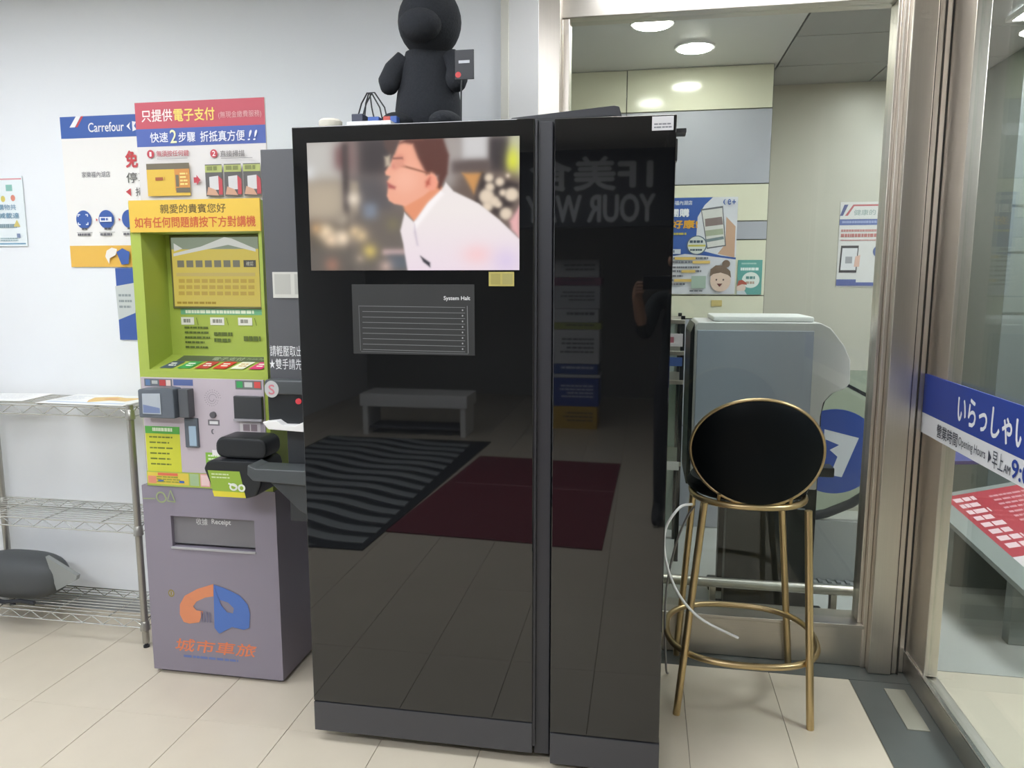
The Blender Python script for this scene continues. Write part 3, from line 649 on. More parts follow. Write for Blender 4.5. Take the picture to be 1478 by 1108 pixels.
R(-1.607, -1.572, .742, .786, '9fb98e'); R(-1.566, -1.528, .740, .788, 'd9a0a0'); R(-1.562, -1.532, .745, .783, 'e2c4c2')
FP.build('code_stickers', kk)
FP = front(-1.78, -1.303, 2.396, .735, 1.135)
R(-1.54, -1.42, .80, .868, '7fb43c'); a = uz(-1.53, .86); b_ = uz(-1.45, .81); FP.bars(a[0], a[1], b_[0], b_[1], 4, 'dbe8c8', .5, 7, .03); R(-1.513, -1.487, .858, .878, 'e8e6e4')
FP.build('green_sticker', kk)
cr = MB().prism([(-1.758, .996), (-1.618, .996), (-1.618, 1.102), (-1.650, 1.106), (-1.758, 1.098)], 'y', 2.345, 2.398).build('card_reader', paint('5f666e', .35), kk, .006)
MB().prism([(-1.74, 1.012), (-1.668, 1.012), (-1.668, 1.086), (-1.738, 1.084)], 'y', 2.342, 2.346).build('reader_screen', paint('aeb6bd', .15), cr)
front(-1.74, -1.668, 2.3418, 1.012, 1.086).poly([(.05, .55), (.05, .95), (.95, .95), (.95, .7)], '7584a8').build('reader_print', cr)
box('coin_unit', paint('55585c', .35), kk, -1.612, -1.572, 2.36, 2.398, .998, 1.10, .004)
cs_ = box('card_slot', paint('5d646c', .35), kk, -1.612, -1.560, 2.388, 2.398, .885, .992, .002)
box('slot_window', paint('9fb6c8', .15), cs_, -1.594, -1.566, 2.386, 2.389, .892, .964)
rm = box('receipt_mouth', paint('3a3c3e', .3), kk, -1.412, -1.305, 2.380, 2.398, .995, 1.078, .003)
box('mouth_lip', paint('9d9a9e', .3), rm, -1.412, -1.305, 2.374, 2.384, .990, .998, .001)
MB().lathe((-1.50, 2.394, 1.006), [(.011, -.006), (.012, 0), (.012, .006)], 18, 'y').build('call_button', paint('5a585c', .3), kk, smooth=True)
# small black waste bin on the kiosk front
wb_ = thing('waste_bin', (-1.34, 2.33, .755), 'small black receipt bin with raised lid hung on the green kiosk front', 'bin')
def rrect(x0, x1, z0, z1, r, n=5):
    out = []
    for (cx_, cz_, a0) in ((x1 - r, z1 - r, 0), (x0 + r, z1 - r, PI / 2), (x0 + r, z0 + r, PI), (x1 - r, z0 + r, 1.5 * PI)):
        for i in range(n + 1):
            a = a0 + PI / 2 * i / n; out.append((cx_ + r * math.cos(a), cz_ + r * math.sin(a)))
    return out
MB().prism([(-1.452, .852), (-1.44, .874), (-1.42, .882), (-1.262, .882), (-1.246, .872), (-1.240, .85), (-1.246, .80), (-1.262, .765), (-1.30, .753), (-1.39, .756), (-1.418, .765)], 'y', 2.24, 2.392).build('bin_body', M['blackplastic'], wb_, .008)
MB().prism(rrect(-1.418, -1.232, .884, .957, .03), 'y', 2.262, 2.37).build('lid', M['blackplastic'], wb_, .012)
q = front(-1.435, -1.30, 2.2395, .755, .855)
q.poly([(0, .08), (.14, .98), (1.0, .98), (.86, .08)], '8fae3e').poly([(.1, .78), (.14, .98), (1, .98), (.97, .8)], 'd8cc3c').bars(.1, .18, .6, .4, 2, 'd0dcb0', .4, 3, .1).disc(.68, .62, .11, .13, 'e2e6dc').disc(.68, .62, .06, .07, '8fae3e').disc(.9, .64, .1, .13, 'e2e6dc').disc(.9, .64, .05, .07, '8fae3e').line(.55, .5, .78, .6, .006, 'e2e6dc')
q.build('bin_label', wb_)

# ================================================================== posters on the white wall
o, q = poster('wall_poster', -2.412, -2.0, 2.858, 1.535, 2.15, 'eeece8', 'white poster with blue head band and yellow foot behind the green kiosk', 'poster')
q.rect(0, 0, 1, .142, '3f62ac').rect(0, .855, 1, 1, 'e8b851').poly([(.185, 0), (.105, .07), (.165, .07), (.24, 0)], 'f2f2f2').poly([(.245, 0), (.17, .07), (.195, .07), (.27, 0)], 'c44a4e')
q.text('Carrefour', .317, .045, .715, .105, 'eef0f4', .01)
q.poly([(.79, .05), (.745, .076), (.79, .103), (.775, .076)], 'eef0f4').poly([(.81, .045), (.855, .05), (.83, .076), (.855, .1), (.81, .11)], 'eef0f4')
q.text('家樂福內湖店', .206, .362, .528, .402, '76757a', .006)
q.text('免', .715, .236, .84, .341, 'c8494e', .03).text('停車', .708, .375, .96, .443, '5c5a58', .006).poly([(.693, .50), (.748, .478), (.748, .53)], 'c8494e').text('掃', .80, .475, .90, .53, '5c5a58')
for i, u in enumerate((.193, .454, .72)):
    q.disc(u, .68, .088, .062, '3d5fa8', 30).poly([(u + .14, .672), (u + .14, .692), (u + .16, .682)], 'c8494e').bars(u - .03, .735, u + .05, .75, 1, '55545a', .9, i, .03).rect(u - .09, .765, u + .09, .768, '9a9896').bars(u - .08, .772, u + .08, .79, 1, '6b6a70', .9, i + 4, .03)
for a, b_ in ((-1, -1), (1, -1), (-1, 1), (1, 1)):
    q.rect(.193 + a * .045 - .014, .68 + b_ * .033 - .004, .193 + a * .045 + .014, .68 + b_ * .033 + .004, 'dfe6f4').rect(.193 + a * .055 - .006, .68 + b_ * .027 - .008, .193 + a * .055 + .006, .68 + b_ * .027 + .008, 'dfe6f4')
q.rect(.385, .665, .522, .697, 'eef0f6').bars(.40, .672, .51, .69, 1, '3d5fa8', .9, 2, .04)
q.poly([(.42, .93), (.44, .89), (.5, .87), (.56, .88), (.54, .92), (.47, .94), (.46, .98)], 'ece8e0').poly([(.55, .9), (.62, .875), (.70, .9), (.68, .98), (.6, .985)], '3f62ac')
q.build('printed_artwork', o)
o, q = poster('wall_notice', -2.205, -1.95, 2.858, 1.228, 1.53, '3c5ba4', 'blue poster with a grey leaflet hanging just below the blue-headed poster', 'poster')
q.poly([(-.02, .25), (.0, .72), (.32, .62), (.36, .2)], 'c4cac8').bars(.03, .36, .28, .6, 3, '8d9698', .4, 3, .06).disc(.35, .78, .02, .02, 'c8d0e4', 10)
q.build('printed_artwork', o)
o, q = poster('wall_leaflet', -2.80, -2.617, 2.858, 1.625, 1.918, 'e4ecee', 'small pale leaflet with teal foot line at the left end of the white wall', 'poster')
q.rect(.0, .03, .98, .05, 'd89aa0').rect(.02, .955, .96, .975, '6a98b4').rect(.55, .12, .72, .21, '8cc0b4').disc(.45, .32, .06, .045, 'd8c86a', 14).disc(.72, .31, .06, .045, 'd88a78', 14)
q.text('購物共', .30, .40, .78, .48, '7aa0b8', .01).text('減載達', .30, .52, .85, .60, '7aa0b8', .01).bars(.25, .68, .8, .74, 1, '8aa0a8', .9, 3).poly([(.68, .72), (.78, .62), (.86, .72)], 'd0c070').rect(.75, .82, .84, .88, '7f8fae').bars(.3, .88, .8, .94, 2, '8aa8b0', .4, 4)
q.build('printed_artwork', o)

# ================================================================== wire rack
rk = thing('wire_rack', (-2.4, 2.70, 0), 'chrome wire shelf rack against the white wall left of the kiosk', 'shelf rack')
XL, XR, YF, YB = -2.83, -1.966, 2.572, 2.822
for (x, y) in ((XR, YF), (XR, YB), (XL, YF), (XL, YB)):
    ps = MB().lathe((x, y, .02), [(.0135, 0), (.0135, .98)], 16).build('post', M['post'], rk, smooth=True)
    MB().lathe((x, y, 0), [(.012, 0), (.012, .008), (.006, .01), (.006, .022)], 14).build('foot', M['rubber'], ps, smooth=True)
    for zc in (.115, .515, .985): MB().lathe((x, y, zc - .045), [(.0145, 0), (.019, .004), (.0165, .04), (.0145, .042)], 16).build('collar', M['post'], ps, smooth=True)
for zl in (.115, .515, .985):
    sf = MB()
    for z in (zl, zl - .035):
        sf.tube([(XL, YF, z), (XR, YF, z), (XR, YB, z), (XL, YB, z)], .003, 6, closed=True)
    fr = sf.build('shelf_frame', M['chrome'], rk, smooth=True)
    zg = MB(); n = 18
    for y in (YF, YB):
        zg.tube([(XL + (XR - XL) * i / n, y, zl - (.002 if i % 2 else .033)) for i in range(n + 1)], .002, 5)
    for x in (XL, XR):
        zg.tube([(x, YF + (YB - YF) * i / 6, zl - (.002 if i % 2 else .033)) for i in range(7)], .002, 5)
    zg.build('truss_wire', M['chrome'], fr, smooth=True)
    w0 = None
    for i in range(9):
        y = YF + (YB - YF) * (i + 1) / 10
        o = MB().tube([(XL, y, zl + .003), (XR, y, zl + .003)], .0017, 5).build('shelf_wire', M['chrome'], fr, smooth=True)
    for x in (-2.66, -2.40, -2.14):
        MB().tube([(x, YF, zl - .003), (x, YB, zl - .003)], .0028, 6).build('cross_bar', M['chrome'], fr, smooth=True)
def sheet(name, x0, x1, y0, y1, z, rot, label, draw=None):
    o = thing(name, ((x0 + x1) / 2, (y0 + y1) / 2, z), label, 'paper')
    c = Vector(((x0 + x1) / 2, (y0 + y1) / 2, 0)); Rm = Matrix.Rotation(rot, 3, 'Z')
    w, h = x1 - x0, y1 - y0; U = Rm @ Vector((1, 0, 0)); V = Rm @ Vector((0, -1, 0))
    q4 = [c + Rm @ Vector((a * w / 2, b_ * h / 2, 0)) for a, b_ in ((-1, -1), (1, -1), (1, 1), (-1, 1))]
    MB().prism([(p_.x, p_.y) for p_ in q4], 'z', z, z + .0015).build('sheet', M['paper'], o)
    if draw:
        tl_ = q4[3]; P_ = Print((tl_.x, tl_.y, z + .0015), U, V, w, h); draw(P_); P_.build('printed_artwork', o)
sheet('paper_sheet', -2.78, -2.50, 2.60, 2.80, .9915, .12, 'plain white paper sheet on the top shelf of the wire rack', lambda P_: P_.bars(.1, .15, .9, .8, 6, 'c9cbd0', .25, 3, .1))
def dr(P_):
    P_.poly([(.35, .3), (.55, .15), (.7, .25), (.9, .2), (.85, .6), (.65, .55), (.5, .8), (.42, .6)], 'e6c070').poly([(.05, .8), (.95, .8), (.95, .88), (.05, .88)], 'b8c8dc').bars(.05, .2, .3, .7, 5, 'c4ccd4', .3, 4, .08).disc(.6, .4, .08, .1, 'e0a860', 14)
sheet('paper_sheet', -2.40, -2.00, 2.585, 2.815, .9915, -.03, 'white leaflet with a yellow drawing on the top shelf of the wire rack', dr)
# dark bag on the bottom shelf
bg = thing('dark_bag', (-2.62, 2.68, .12), 'dark grey rounded bag with a grey flap on the lowest wire shelf', 'bag')
MB().ball((-2.64, 2.69, .217), (.215, .095, .098), n=28, m=16, sq=.75).build('bag_body', mat('bag_grey', '4b4e50', .6, noise=.1, nscale=15, bump=.2), bg, smooth=True)
MB().add([(-2.47, 2.645, .322), (-2.317, 2.635, .252), (-2.325, 2.635, .232), (-2.43, 2.645, .175), (-2.47, 2.665, .322), (-2.317, 2.655, .252), (-2.325, 2.655, .232), (-2.43, 2.665, .175)],
         [(0, 1, 2, 3), (7, 6, 5, 4), (0, 4, 5, 1), (1, 5, 6, 2), (2, 6, 7, 3), (3, 7, 4, 0)]).build('flap', mat('flap_translucent', '8f9391', .35), bg)
MB().tube([(-2.78, 2.605, .135), (-2.72, 2.592, .142), (-2.64, 2.59, .132), (-2.56, 2.592, .142), (-2.50, 2.60, .133)], .009, 8).build('strap', M['rubber'], bg, smooth=True)
# ================================================================== bar stool
st = thing('bar_stool', (.37, 2.66, 0), 'brass-legged bar stool with an oval black backrest before the glass', 'bar stool')
def ell(cx_, cy_, z, rx, ry, n=48, e=1.):
    out = []
    for i in range(n):
        a = 2 * PI * i / n; ca, sa = math.cos(a), math.sin(a)
        out.append((cx_ + rx * math.copysign(abs(ca) ** e, ca), cy_ + ry * math.copysign(abs(sa) ** e, sa), z))
    return out
legs = (((.212, 2.495, .745), (.141, 2.459, .0)), ((.543, 2.495, .735), (.576, 2.446, .0)), ((.20, 2.80, .745), (.158, 2.885, .0)), ((.508, 2.80, .745), (.584, 2.885, .0)))
for a, b_ in legs:
    lg = MB().tube([a, b_], .0125, 14).build('leg', M['brass'], st, smooth=True)
MB().tube(ell(.366, 2.665, .215, .258, .240, 56, .8), .0112, 12, closed=True).build('foot_ring', M['brass'], st, smooth=True)
MB().tube(ell(.372, 2.675, .738, .19, .185, 48, .85), .011, 12, closed=True).build('seat_frame', M['brass'], st, smooth=True)
MB().lathe((.372, 2.69, .745), [(.19, .0), (.205, .012), (.208, .03), (.195, .05), (.12, .058), (.01, .06)], 40, sy=.95).build('seat', M['leather'], st, smooth=True)
def oval(cy_, k, n=56): return [(.379 + .214 * k * math.cos(2 * PI * i / n), .920 + .176 * k * math.sin(2 * PI * i / n)) for i in range(n)]
def bow(x): return .05 * ((x - .379) / .214) ** 2
vs = []; fs = []; n = 56
lay = ((2.482, .01), (2.476, .5), (2.478, .85), (2.486, .975), (2.50, .985), (2.515, .94), (2.52, .6), (2.52, .01))
for (y, k) in lay:
    for (x, z) in oval(y, k, n): vs.append((x, y + bow(x), z))
for i in range(len(lay) - 1):
    for j in range(n): fs.append((i * n + j, i * n + (j + 1) % n, (i + 1) * n + (j + 1) % n, (i + 1) * n + j))
fs += [tuple(range(n)), tuple(range((len(lay) - 1) * n, len(lay) * n))]
MB().add(vs, fs).build('backrest', M['leather'], st, smooth=True)
MB().tube([(x, 2.496 + bow(x), z) for x, z in oval(0, 1.0, 64)], .0065, 10, closed=True).build('back_frame', M['brass'], st, smooth=True)
for x in (.26, .49): MB().tube([(x, 2.50, .775), (x, 2.52, .745)], .006, 8).build('back_support', M['brass'], st, smooth=True)
# cables hanging beside it
def cable(pts, r, m, label):
    P_ = [Vector(p_) for p_ in pts]; out = []
    for i in range(len(P_) - 1):
        p0 = P_[max(i - 1, 0)]; p1 = P_[i]; p2 = P_[i + 1]; p3 = P_[min(i + 2, len(P_) - 1)]
        for t in np.linspace(0, 1, 8)[:-1]:
            out.append(.5 * ((2 * p1) + (p2 - p0) * t + (2 * p0 - 5 * p1 + 4 * p2 - p3) * t * t + (3 * p1 - p0 - 3 * p2 + p3) * t ** 3))
    out.append(P_[-1])
    return tag(MB().tube(out, r, 8).build('cable', m, None, smooth=True), label, 'cable', 'cables hanging beside the stool')
cable([(.175, 2.55, .72), (.13, 2.47, .73), (.085, 2.43, .665), (.088, 2.42, .57), (.128, 2.42, .46), (.205, 2.42, .372), (.33, 2.42, .313)], .0045, M['white'], 'white cable looping down beside the stool with a free end')
cable([(.19, 2.60, .70), (.165, 2.60, .66), (.13, 2.62, .55), (.105, 2.63, .40), (.10, 2.63, .25), (.11, 2.66, .06), (.12, 2.72, .006)], .004, mat('cable_grey', '8a8886', .4), 'grey cable hanging beside the stool down to the floor')

# ================================================================== hall: wide-format printer
pr_ = thing('wide_printer', (.5, 3.6, 0), 'large grey and white wide-format printer on a black stand behind the glass', 'printer')
prof = [(.212, .60), (.212, 1.285), (.225, 1.305), (.715, 1.305), (.755, 1.285), (.81, 1.215), (.838, 1.155), (.842, 1.06), (.825, 1.035), (.775, 1.015), (.742, .975), (.733, .915), (.735, .60)]
MB().prism(prof, 'y', 3.25, 3.64).build('body', M['plight'], pr_, .006)
MB().prism([(.222, .605), (.222, 1.272), (.69, 1.272), (.69, .605)], 'y', 3.242, 3.252).build('side_panel', M['pgrey'], pr_, .003)
MB().prism([(.195, .60), (.195, 1.26), (.212, 1.30), (.214, .60)], 'y', 3.26, 3.63).build('rear_cover', M['blackplastic'], pr_, .003)
box('top_tray', M['white'], pr_, .29, .70, 3.30, 3.62, 1.305, 1.328, .008)
MB().prism([(.70, .60), (.74, .60), (.74, .93), (.752, .98), (.785, 1.02), (.80, 1.03), (.74, 1.03), (.705, .98)], 'y', 3.262, 3.62).build('media_guide', M['blackplastic'], pr_, .003)
MB().add([(.825, 3.3, 1.05), (.94, 3.3, .985), (.94, 3.58, .985), (.825, 3.58, 1.05), (.825, 3.3, 1.062), (.945, 3.3, 1.0), (.945, 3.58, 1.0), (.825, 3.58, 1.062)],
         [(0, 3, 2, 1), (4, 5, 6, 7), (0, 1, 5, 4), (1, 2, 6, 5), (2, 3, 7, 6), (3, 0, 4, 7)]).build('paper_guide', M['blackplastic'], pr_)
box('stand', M['stand'], pr_, .372, .74, 3.26, 3.34, .0, .60, .004)
box('stand', M['stand'], pr_, .372, .74, 3.55, 3.62, .0, .60, .004)
box('stand_foot', M['stand'], pr_, .33, .80, 3.25, 3.35, .0, .05, .01)
box('stand_foot', M['stand'], pr_, .33, .80, 3.54, 3.63, .0, .05, .01)
box('roll_holder', M['blackplastic'], pr_, .70, .80, 3.24, 3.32, .66, .70, .004)
box('cross_beam', M['stand'], pr_, .45, .66, 3.34, 3.55, .3, .38, .004)
for i in range(3):
    for j in range(4): box('vent_slot', M['pgrey'], pr_, .53 + j * .045, .56 + j * .045, 3.2575, 3.2605, .545 - i * .018, .551 - i * .018)

# hall posters
o, q = poster('group_buy_poster', .10, .507, 4.495, 1.40, 1.947, 'd9dbe2', 'blue and white poster with a phone picture on the cream hall wall', 'poster')
q.poly([(0, 0), (.66, 0), (.55, .08), (.46, .2), (.45, .4), (.55, .55), (.8, .60), (1, .62), (1, .64), (.6, .6), (.3, .58), (0, .62)], '3d5fa8')
q.poly([(.85, .2), (.98, .3), (.98, .62), (.75, .58), (.85, .48)], 'c9a58c')
q.poly([(.50, .12), (.80, .09), (.86, .50), (.60, .53)], '6a6c72').poly([(.515, .135), (.79, .11), (.845, .49), (.61, .515)], 'd8d8d4').poly([(.56, .22), (.79, .20), (.81, .28), (.57, .30)], '8a7a78').poly([(.57, .34), (.81, .32), (.82, .38), (.58, .40)], 'aab29a').poly([(.58, .43), (.82, .40), (.83, .43), (.6, .46)], '7c8c90')
q.text('家樂福內湖店', .02, .03, .38, .075, 'e4e8f2', .01).text('團購', .08, .115, .34, .195, 'eef0f6', .03).text('好康!', .10, .23, .46, .315, 'e0a83c', .03).bars(.05, .36, .4, .385, 1, 'b8ae58', .9, 2, .06)
q.disc(.46, .49, .14, .10, '5a6a80', 26).disc(.46, .49, .125, .09, 'd5dbd6', 26).rect(.34, .485, .58, .505, 'c8c060').bars(.36, .44, .56, .47, 1, '4a5a68', .9, 3, .05).bars(.37, .53, .55, .55, 1, '4a5a68', .9, 4, .05)
q.rect(0, .53, .24, .58, 'cfd6e2').bars(.02, .54, .2, .57, 1, '55607a', .9, 2, .06)
for i, v in enumerate((.615, .655, .71, .75, .80, .845, .885)):
    q.bars(.04, v, .70 if i < 2 else (.55 if i < 4 else .36), v + .022, 1, '6b6d75', .9, i + 11, .04)
    if i in (0, 1, 3, 5): q.rect(.16 + .25 * (i == 1) + .1 * (i == 3), v - .003, .45 + .2 * (i == 1), v + .026, 'dfc070')
q.rect(.40, .81, .60, .94, 'a9bcae').bars(.38, .96, .6, .975, 1, '6b6d75', .9, 5, .05)
q.disc(.80, .86, .14, .115, 'e2c9b8', 24).poly([(.65, .82), (.66, .74), (.73, .70), (.84, .70), (.93, .76), (.945, .83), (.9, .80), (.8, .775), (.7, .79)], '7d6a5c').disc(.87, .685, .055, .04, '7d6a5c', 16).disc(.745, .85, .012, .01, '55484a', 8).disc(.84, .85, .012, .01, '55484a', 8).poly([(.75, .89), (.83, .89), (.79, .925)], '6a3c3c')
q.text('(', .80, .025, .83, .08, '3d5fa8', .02).text('e', .86, .025, .9, .08, '3d5fa8', .02).text('+', .92, .03, .965, .075, '3d5fa8', .03)
q.build('printed_artwork', o)
o, q = poster('teal_notice', .52, .655, 4.495, 1.398, 1.594, '5fa39c', 'small teal notice with a speech bubble beside the blue hall poster', 'poster')
q.bars(.15, .08, .8, .13, 1, 'a8ccc4', .9, 3, .05).bars(.12, .22, .92, .31, 1, 'e4efec', .9, 4, .12).disc(.55, .58, .36, .23, 'dfe8e2', 26).bars(.35, .47, .8, .56, 1, '5a8c88', .9, 5, .12).bars(.35, .62, .8, .7, 1, 'b8a090', .9, 6, .12)
q.disc(.16, .80, .2, .13, 'e2cdbf', 18).poly([(-.0, .76), (.05, .6), (.2, .57), (.38, .66), (.4, .72), (.2, .7)], 'b05a4c').poly([(.0, .9), (.3, .88), (.42, 1), (0, 1)], 'cdd6dc')
q.build('printed_artwork', o)
tag(box('tape_strip', paint('cdbb7c'), None, .38, .44, 4.4935, 4.4965, 1.33, 1.365), 'small yellow tape strip on the hall wall below the blue poster', 'tape')
o, q = poster('phone_poster', 1.174, 1.46, 4.998, 1.438, 1.955, 'd4d3d0', 'white poster with a drawn phone on the hall wall near the steel post', 'poster')
q.poly([(.08, .03), (.16, .03), (.06, .16), (-.0, .16)], '5a5f86').poly([(.26, .03), (1, .03), (1, .05), (.28, .05), (.16, .16), (.10, .16)], 'b8686a').text('健康的', .28, .09, .72, .155, '9aa8a4', .01)
q.rect(0, .20, 1, .27, '6470a0').bars(.05, .22, .95, .25, 1, '9aa4c8', .9, 4, .04).bars(.04, .32, .95, .35, 1, 'c08c88', .9, 5, .04).bars(.04, .37, .95, .415, 1, 'b87c78', .9, 6, .06).bars(.04, .44, .9, .455, 1, 'c08c88', .9, 7, .04)
q.poly([(.06, .51), (.42, .51), (.40, .83), (.04, .83)], '4a4648').poly([(.09, .54), (.40, .54), (.38, .80), (.07, .80)], 'd6d6d8').rect(.16, .64, .30, .72, 'a0a0a4').poly([(.36, .64), (.46, .62), (.45, .76), (.34, .76)], 'd4b0a0').disc(.85, .58, .14, .075, '66709a', 22).rect(0, .945, 1, .985, '5f689a').rect(0, .91, .4, .95, '5f689a')
q.build('printed_artwork', o)

# moving walkway end: glass balustrade with round sticker and black handrail
mw = thing('walkway_balustrade', (1.0, 3.9, 0), 'glass walkway balustrade end with black handrail and round blue sticker', 'handrail')
hr = [(1.9, 3.75, .80), (1.5, 3.75, .80), (1.22, 3.75, .72), (1.14, 3.75, .60), (1.09, 3.75, .49), (1.0, 3.75, .405), (.86, 3.75, .35), (.72, 3.75, .33)]
MB().tube([(.62, 3.72, .31), (.75, 3.72, .325), (.89, 3.72, .36), (1.0, 3.72, .415), (1.08, 3.72, .475), (1.16, 3.72, .57)], .022, 12).build('handrail', M['rubber'], mw, smooth=True)
MB().prism([(.62, .34), (.75, .35), (.89, .38), (1.0, .435), (1.08, .50), (1.16, .60), (1.16, 1.06), (.62, 1.06)], 'y', 3.715, 3.725).build('balustrade_pane', M['pane2'], mw)
MB().lathe((.905, 3.70, .672), [(.005, -.003), (.205, -.003), (.205, .0), (.005, .0)], 48, 'y').build('round_sticker', paint('34509e'), mw, smooth=False)
q = front(.70, 1.11, 3.6968, .467, .877)
q.poly([(.38, .24), (.76, .33), (.60, .80), (.47, .78), (.54, .56), (.38, .42)], 'd7dbe0').poly([(.40, .36), (.55, .42), (.42, .5)], '34509e')
q.build('sticker_arrow', mw)
box('base_plate', paint('8b8d8b', .4), mw, .60, 1.22, 3.66, 4.30, .0, .03, .004)
for i in range(9): box('tread_cleat', paint('77797a', .4), mw, .82 + i * .042, .838 + i * .042, 3.66, 4.28, .03, .038)
box('base_skirt', paint('9a9c9a', .35), mw, .60, 1.18, 3.70, 3.74, .03, .33, .004)
# low bumper rail in front of it
br = thing('bumper_rail', (.5, 3.10, 0), 'low steel bumper rail on brackets just behind the glass', 'rail')
MB().tube([(-.28, 3.10, .225), (.95, 3.10, .225)], .021, 14).build('tube', M['steelh'], br, smooth=True)
for x in (-.1, .31, .79): MB().box(x - .012, x + .012, 3.09, 3.13, 0, .21).box(x - .03, x + .03, 3.08, 3.14, 0, .012).build('bracket', M['steel'], br, .002)
# glass display shelf seen in the gap between cabinet and printer
gs = thing('display_shelf', (.08, 3.9, 0), 'glass-fronted display shelf in the hall between black cabinet and printer', 'shelf')
for x in (-.35, .185): box('upright', M['blackplastic'], gs, x, x + .02, 3.90, 3.93, 0, 1.30, .002)
for x in (-.35, .185): box('upright', M['blackplastic'], gs, x, x + .02, 4.25, 4.28, 0, 1.30, .002)
for z in (.52, .95, 1.10, 1.26): box('shelf', M['steelh'], gs, -.35, .205, 3.89, 4.28, z, z + .022, .002)
box('glass_panel', M['pane2'], gs, -.33, .185, 3.905, 3.911, .545, .95)
box('back_panel', paint('b9c8c2', .4), gs, -.35, .205, 4.27, 4.28, .05, 1.26)
box('price_strip', paint('d7cfd2'), gs, -.33, .195, 3.884, 3.89, 1.145, 1.21, .001)
front(-.33, .195, 3.884, 1.145, 1.21).bars(.05, .25, .98, .75, 1, 'b06a78', .9, 4, .06).build('strip_print', gs)
box('blue_strip', paint('46609c'), gs, -.33, .195, 3.884, 3.89, 1.045, 1.09, .001)
box('white_shelf_edge', M['white'], gs, -.33, .195, 3.884, 3.89, .50, .545, .002)

# right of the door: dark pillar and the slanted sign stands
pb = thing('dark_pillar', (2.3, 4.5, 0), 'dark grey-green pillar beyond the glass door at the right edge', 'pillar')
box('shaft', paint('6f7672', .3), pb, 1.88, 2.9, 4.40, 4.9, .06, 2.66, .004)
box('plinth', paint('565b58', .4), pb, 1.86, 2.92, 4.38, 4.92, 0, .06, .004)
for z in (.78, 1.30, 1.62, 1.86): box('joint_strip', paint('565c58', .3), pb, 1.879, 2.9, 4.398, 4.402, z, z + .012)
rs_ = thing('slanted_sign_stand', (1.7, 3.5, 0), 'slanted stand with a red notice seen through the glass door', 'sign')
def quadbox(pts, th, name, m, parent):
    P_ = [Vector(p_) for p_ in pts]; nrm = (P_[1] - P_[0]).cross(P_[3] - P_[0]).normalized() * th
    vs_ = P_ + [p_ - nrm for p_ in P_]
    return MB().add(vs_, [(0, 1, 2, 3), (7, 6, 5, 4), (0, 4, 5, 1), (1, 5, 6, 2), (2, 6, 7, 3), (3, 7, 4, 0)]).build(name, m, parent)
A, B_, C_, D_ = Vector((1.40, 3.95, .40)), Vector((1.46, 3.02, .30)), Vector((2.36, 3.02, .52)), Vector((2.3, 3.95, .62))
quadbox([A, B_, C_, D_], .03, 'slanted_board', paint('8e9490', .3), rs_)
U_ = (D_ - A).normalized(); V_ = (B_ - A).normalized()
q = Print(A + U_ * .08 + V_ * .04, U_, V_, .8, .80)
q.rect(0, 0, 1, .80, 'b2404a').rect(0, .80, 1, 1, 'e0d6d8').bars(.03, .05, .16, .74, 8, 'e6c8cc', .62, 3, .05).bars(.22, .08, .95, .7, 11, 'd49aa0', .4, 4, .035).bars(.06, .85, .9, .96, 2, 'a06a72', .5, 5, .08)
q.build('red_notice', rs_)
box('support', paint('7d827e', .4), rs_, 1.50, 2.2, 3.2, 3.26, 0, .30, .003); box('support', paint('7d827e', .4), rs_, 1.50, 2.2, 3.8, 3.86, 0, .38, .003)
bs_ = thing('blue_sign_stand', (1.5, 4.2, 0), 'small blue slanted notice on a stand behind the door band', 'sign')
A, B_, C_, D_ = Vector((1.44, 4.30, .66)), Vector((1.47, 3.98, .58)), Vector((1.80, 3.98, .60)), Vector((1.62, 4.30, .67))
quadbox([A, B_, C_, D_], .02, 'board', paint('4a4f86'), bs_)
MB().tube([(1.56, 4.15, 0), (1.56, 4.15, .6)], .02, 12).build('leg', M['steel'], bs_, smooth=True)
MB().lathe((1.56, 4.15, 0), [(.14, 0), (.14, .012), (.03, .02)], 24).build('foot', M['steel'], bs_, smooth=True)
q = Print(A + (D_ - A) * .05 + (B_ - A) * .1, (D_ - A).normalized(), (B_ - A).normalized(), .16, .26); q.bars(.1, .1, .9, .9, 4, 'b0b4d4', .5, 3, .3); q.build('notice_print', bs_)

# ================================================================== behind the viewer: what the glossy doors mirror
mt = thing('striped_mat', (-2.15, -1.0, 0), 'large black ribbed entrance mat mirrored in the machine door', 'mat')
MB().prism([(-2.95, -2.42), (-1.36, -2.42), (-1.50, .44), (-2.95, .44)], 'z', .0005, .008).build('mat_base', paint('24282b', .6), mt, .002)
for i in range(17):
    y0 = -2.62 + 3.05 * i / 16; top = []; bot = []
    for j in range(17):
        u = j / 16; x = -2.92 + 1.40 * u; y = y0 + .42 * u + .035 * math.sin(u * 11 + i * .4)
        xe = min(x, -1.40 - .14 * (y + 2.4) / 2.85)
        top.append((xe, max(-2.40, min(y + .095, .42)))); bot.append((xe, max(-2.40, min(y, .42))))
    if top[0][1] - bot[0][1] < .01 and top[-1][1] - bot[-1][1] < .01: continue
    r_ = MB()
    for j in range(16):
        if abs(top[j][1] - bot[j][1]) + abs(top[j + 1][1] - bot[j + 1][1]) < .01: continue
        r_.prism([bot[j], bot[j + 1], top[j + 1], top[j]], 'z', .007, .014)
    r_.build('rib', paint('8d9293', .6), mt, merge=True)
rm_ = thing('red_mat', (-.8, -.8, 0), 'dark red entrance mat mirrored in both black doors', 'mat')
MB().prism([(-1.34, -1.85), (-.16, -1.80), (-.20, .19), (-1.48, .12)], 'z', .0005, .009).build('mat_base', paint('6c2230', .85), rm_, .002)
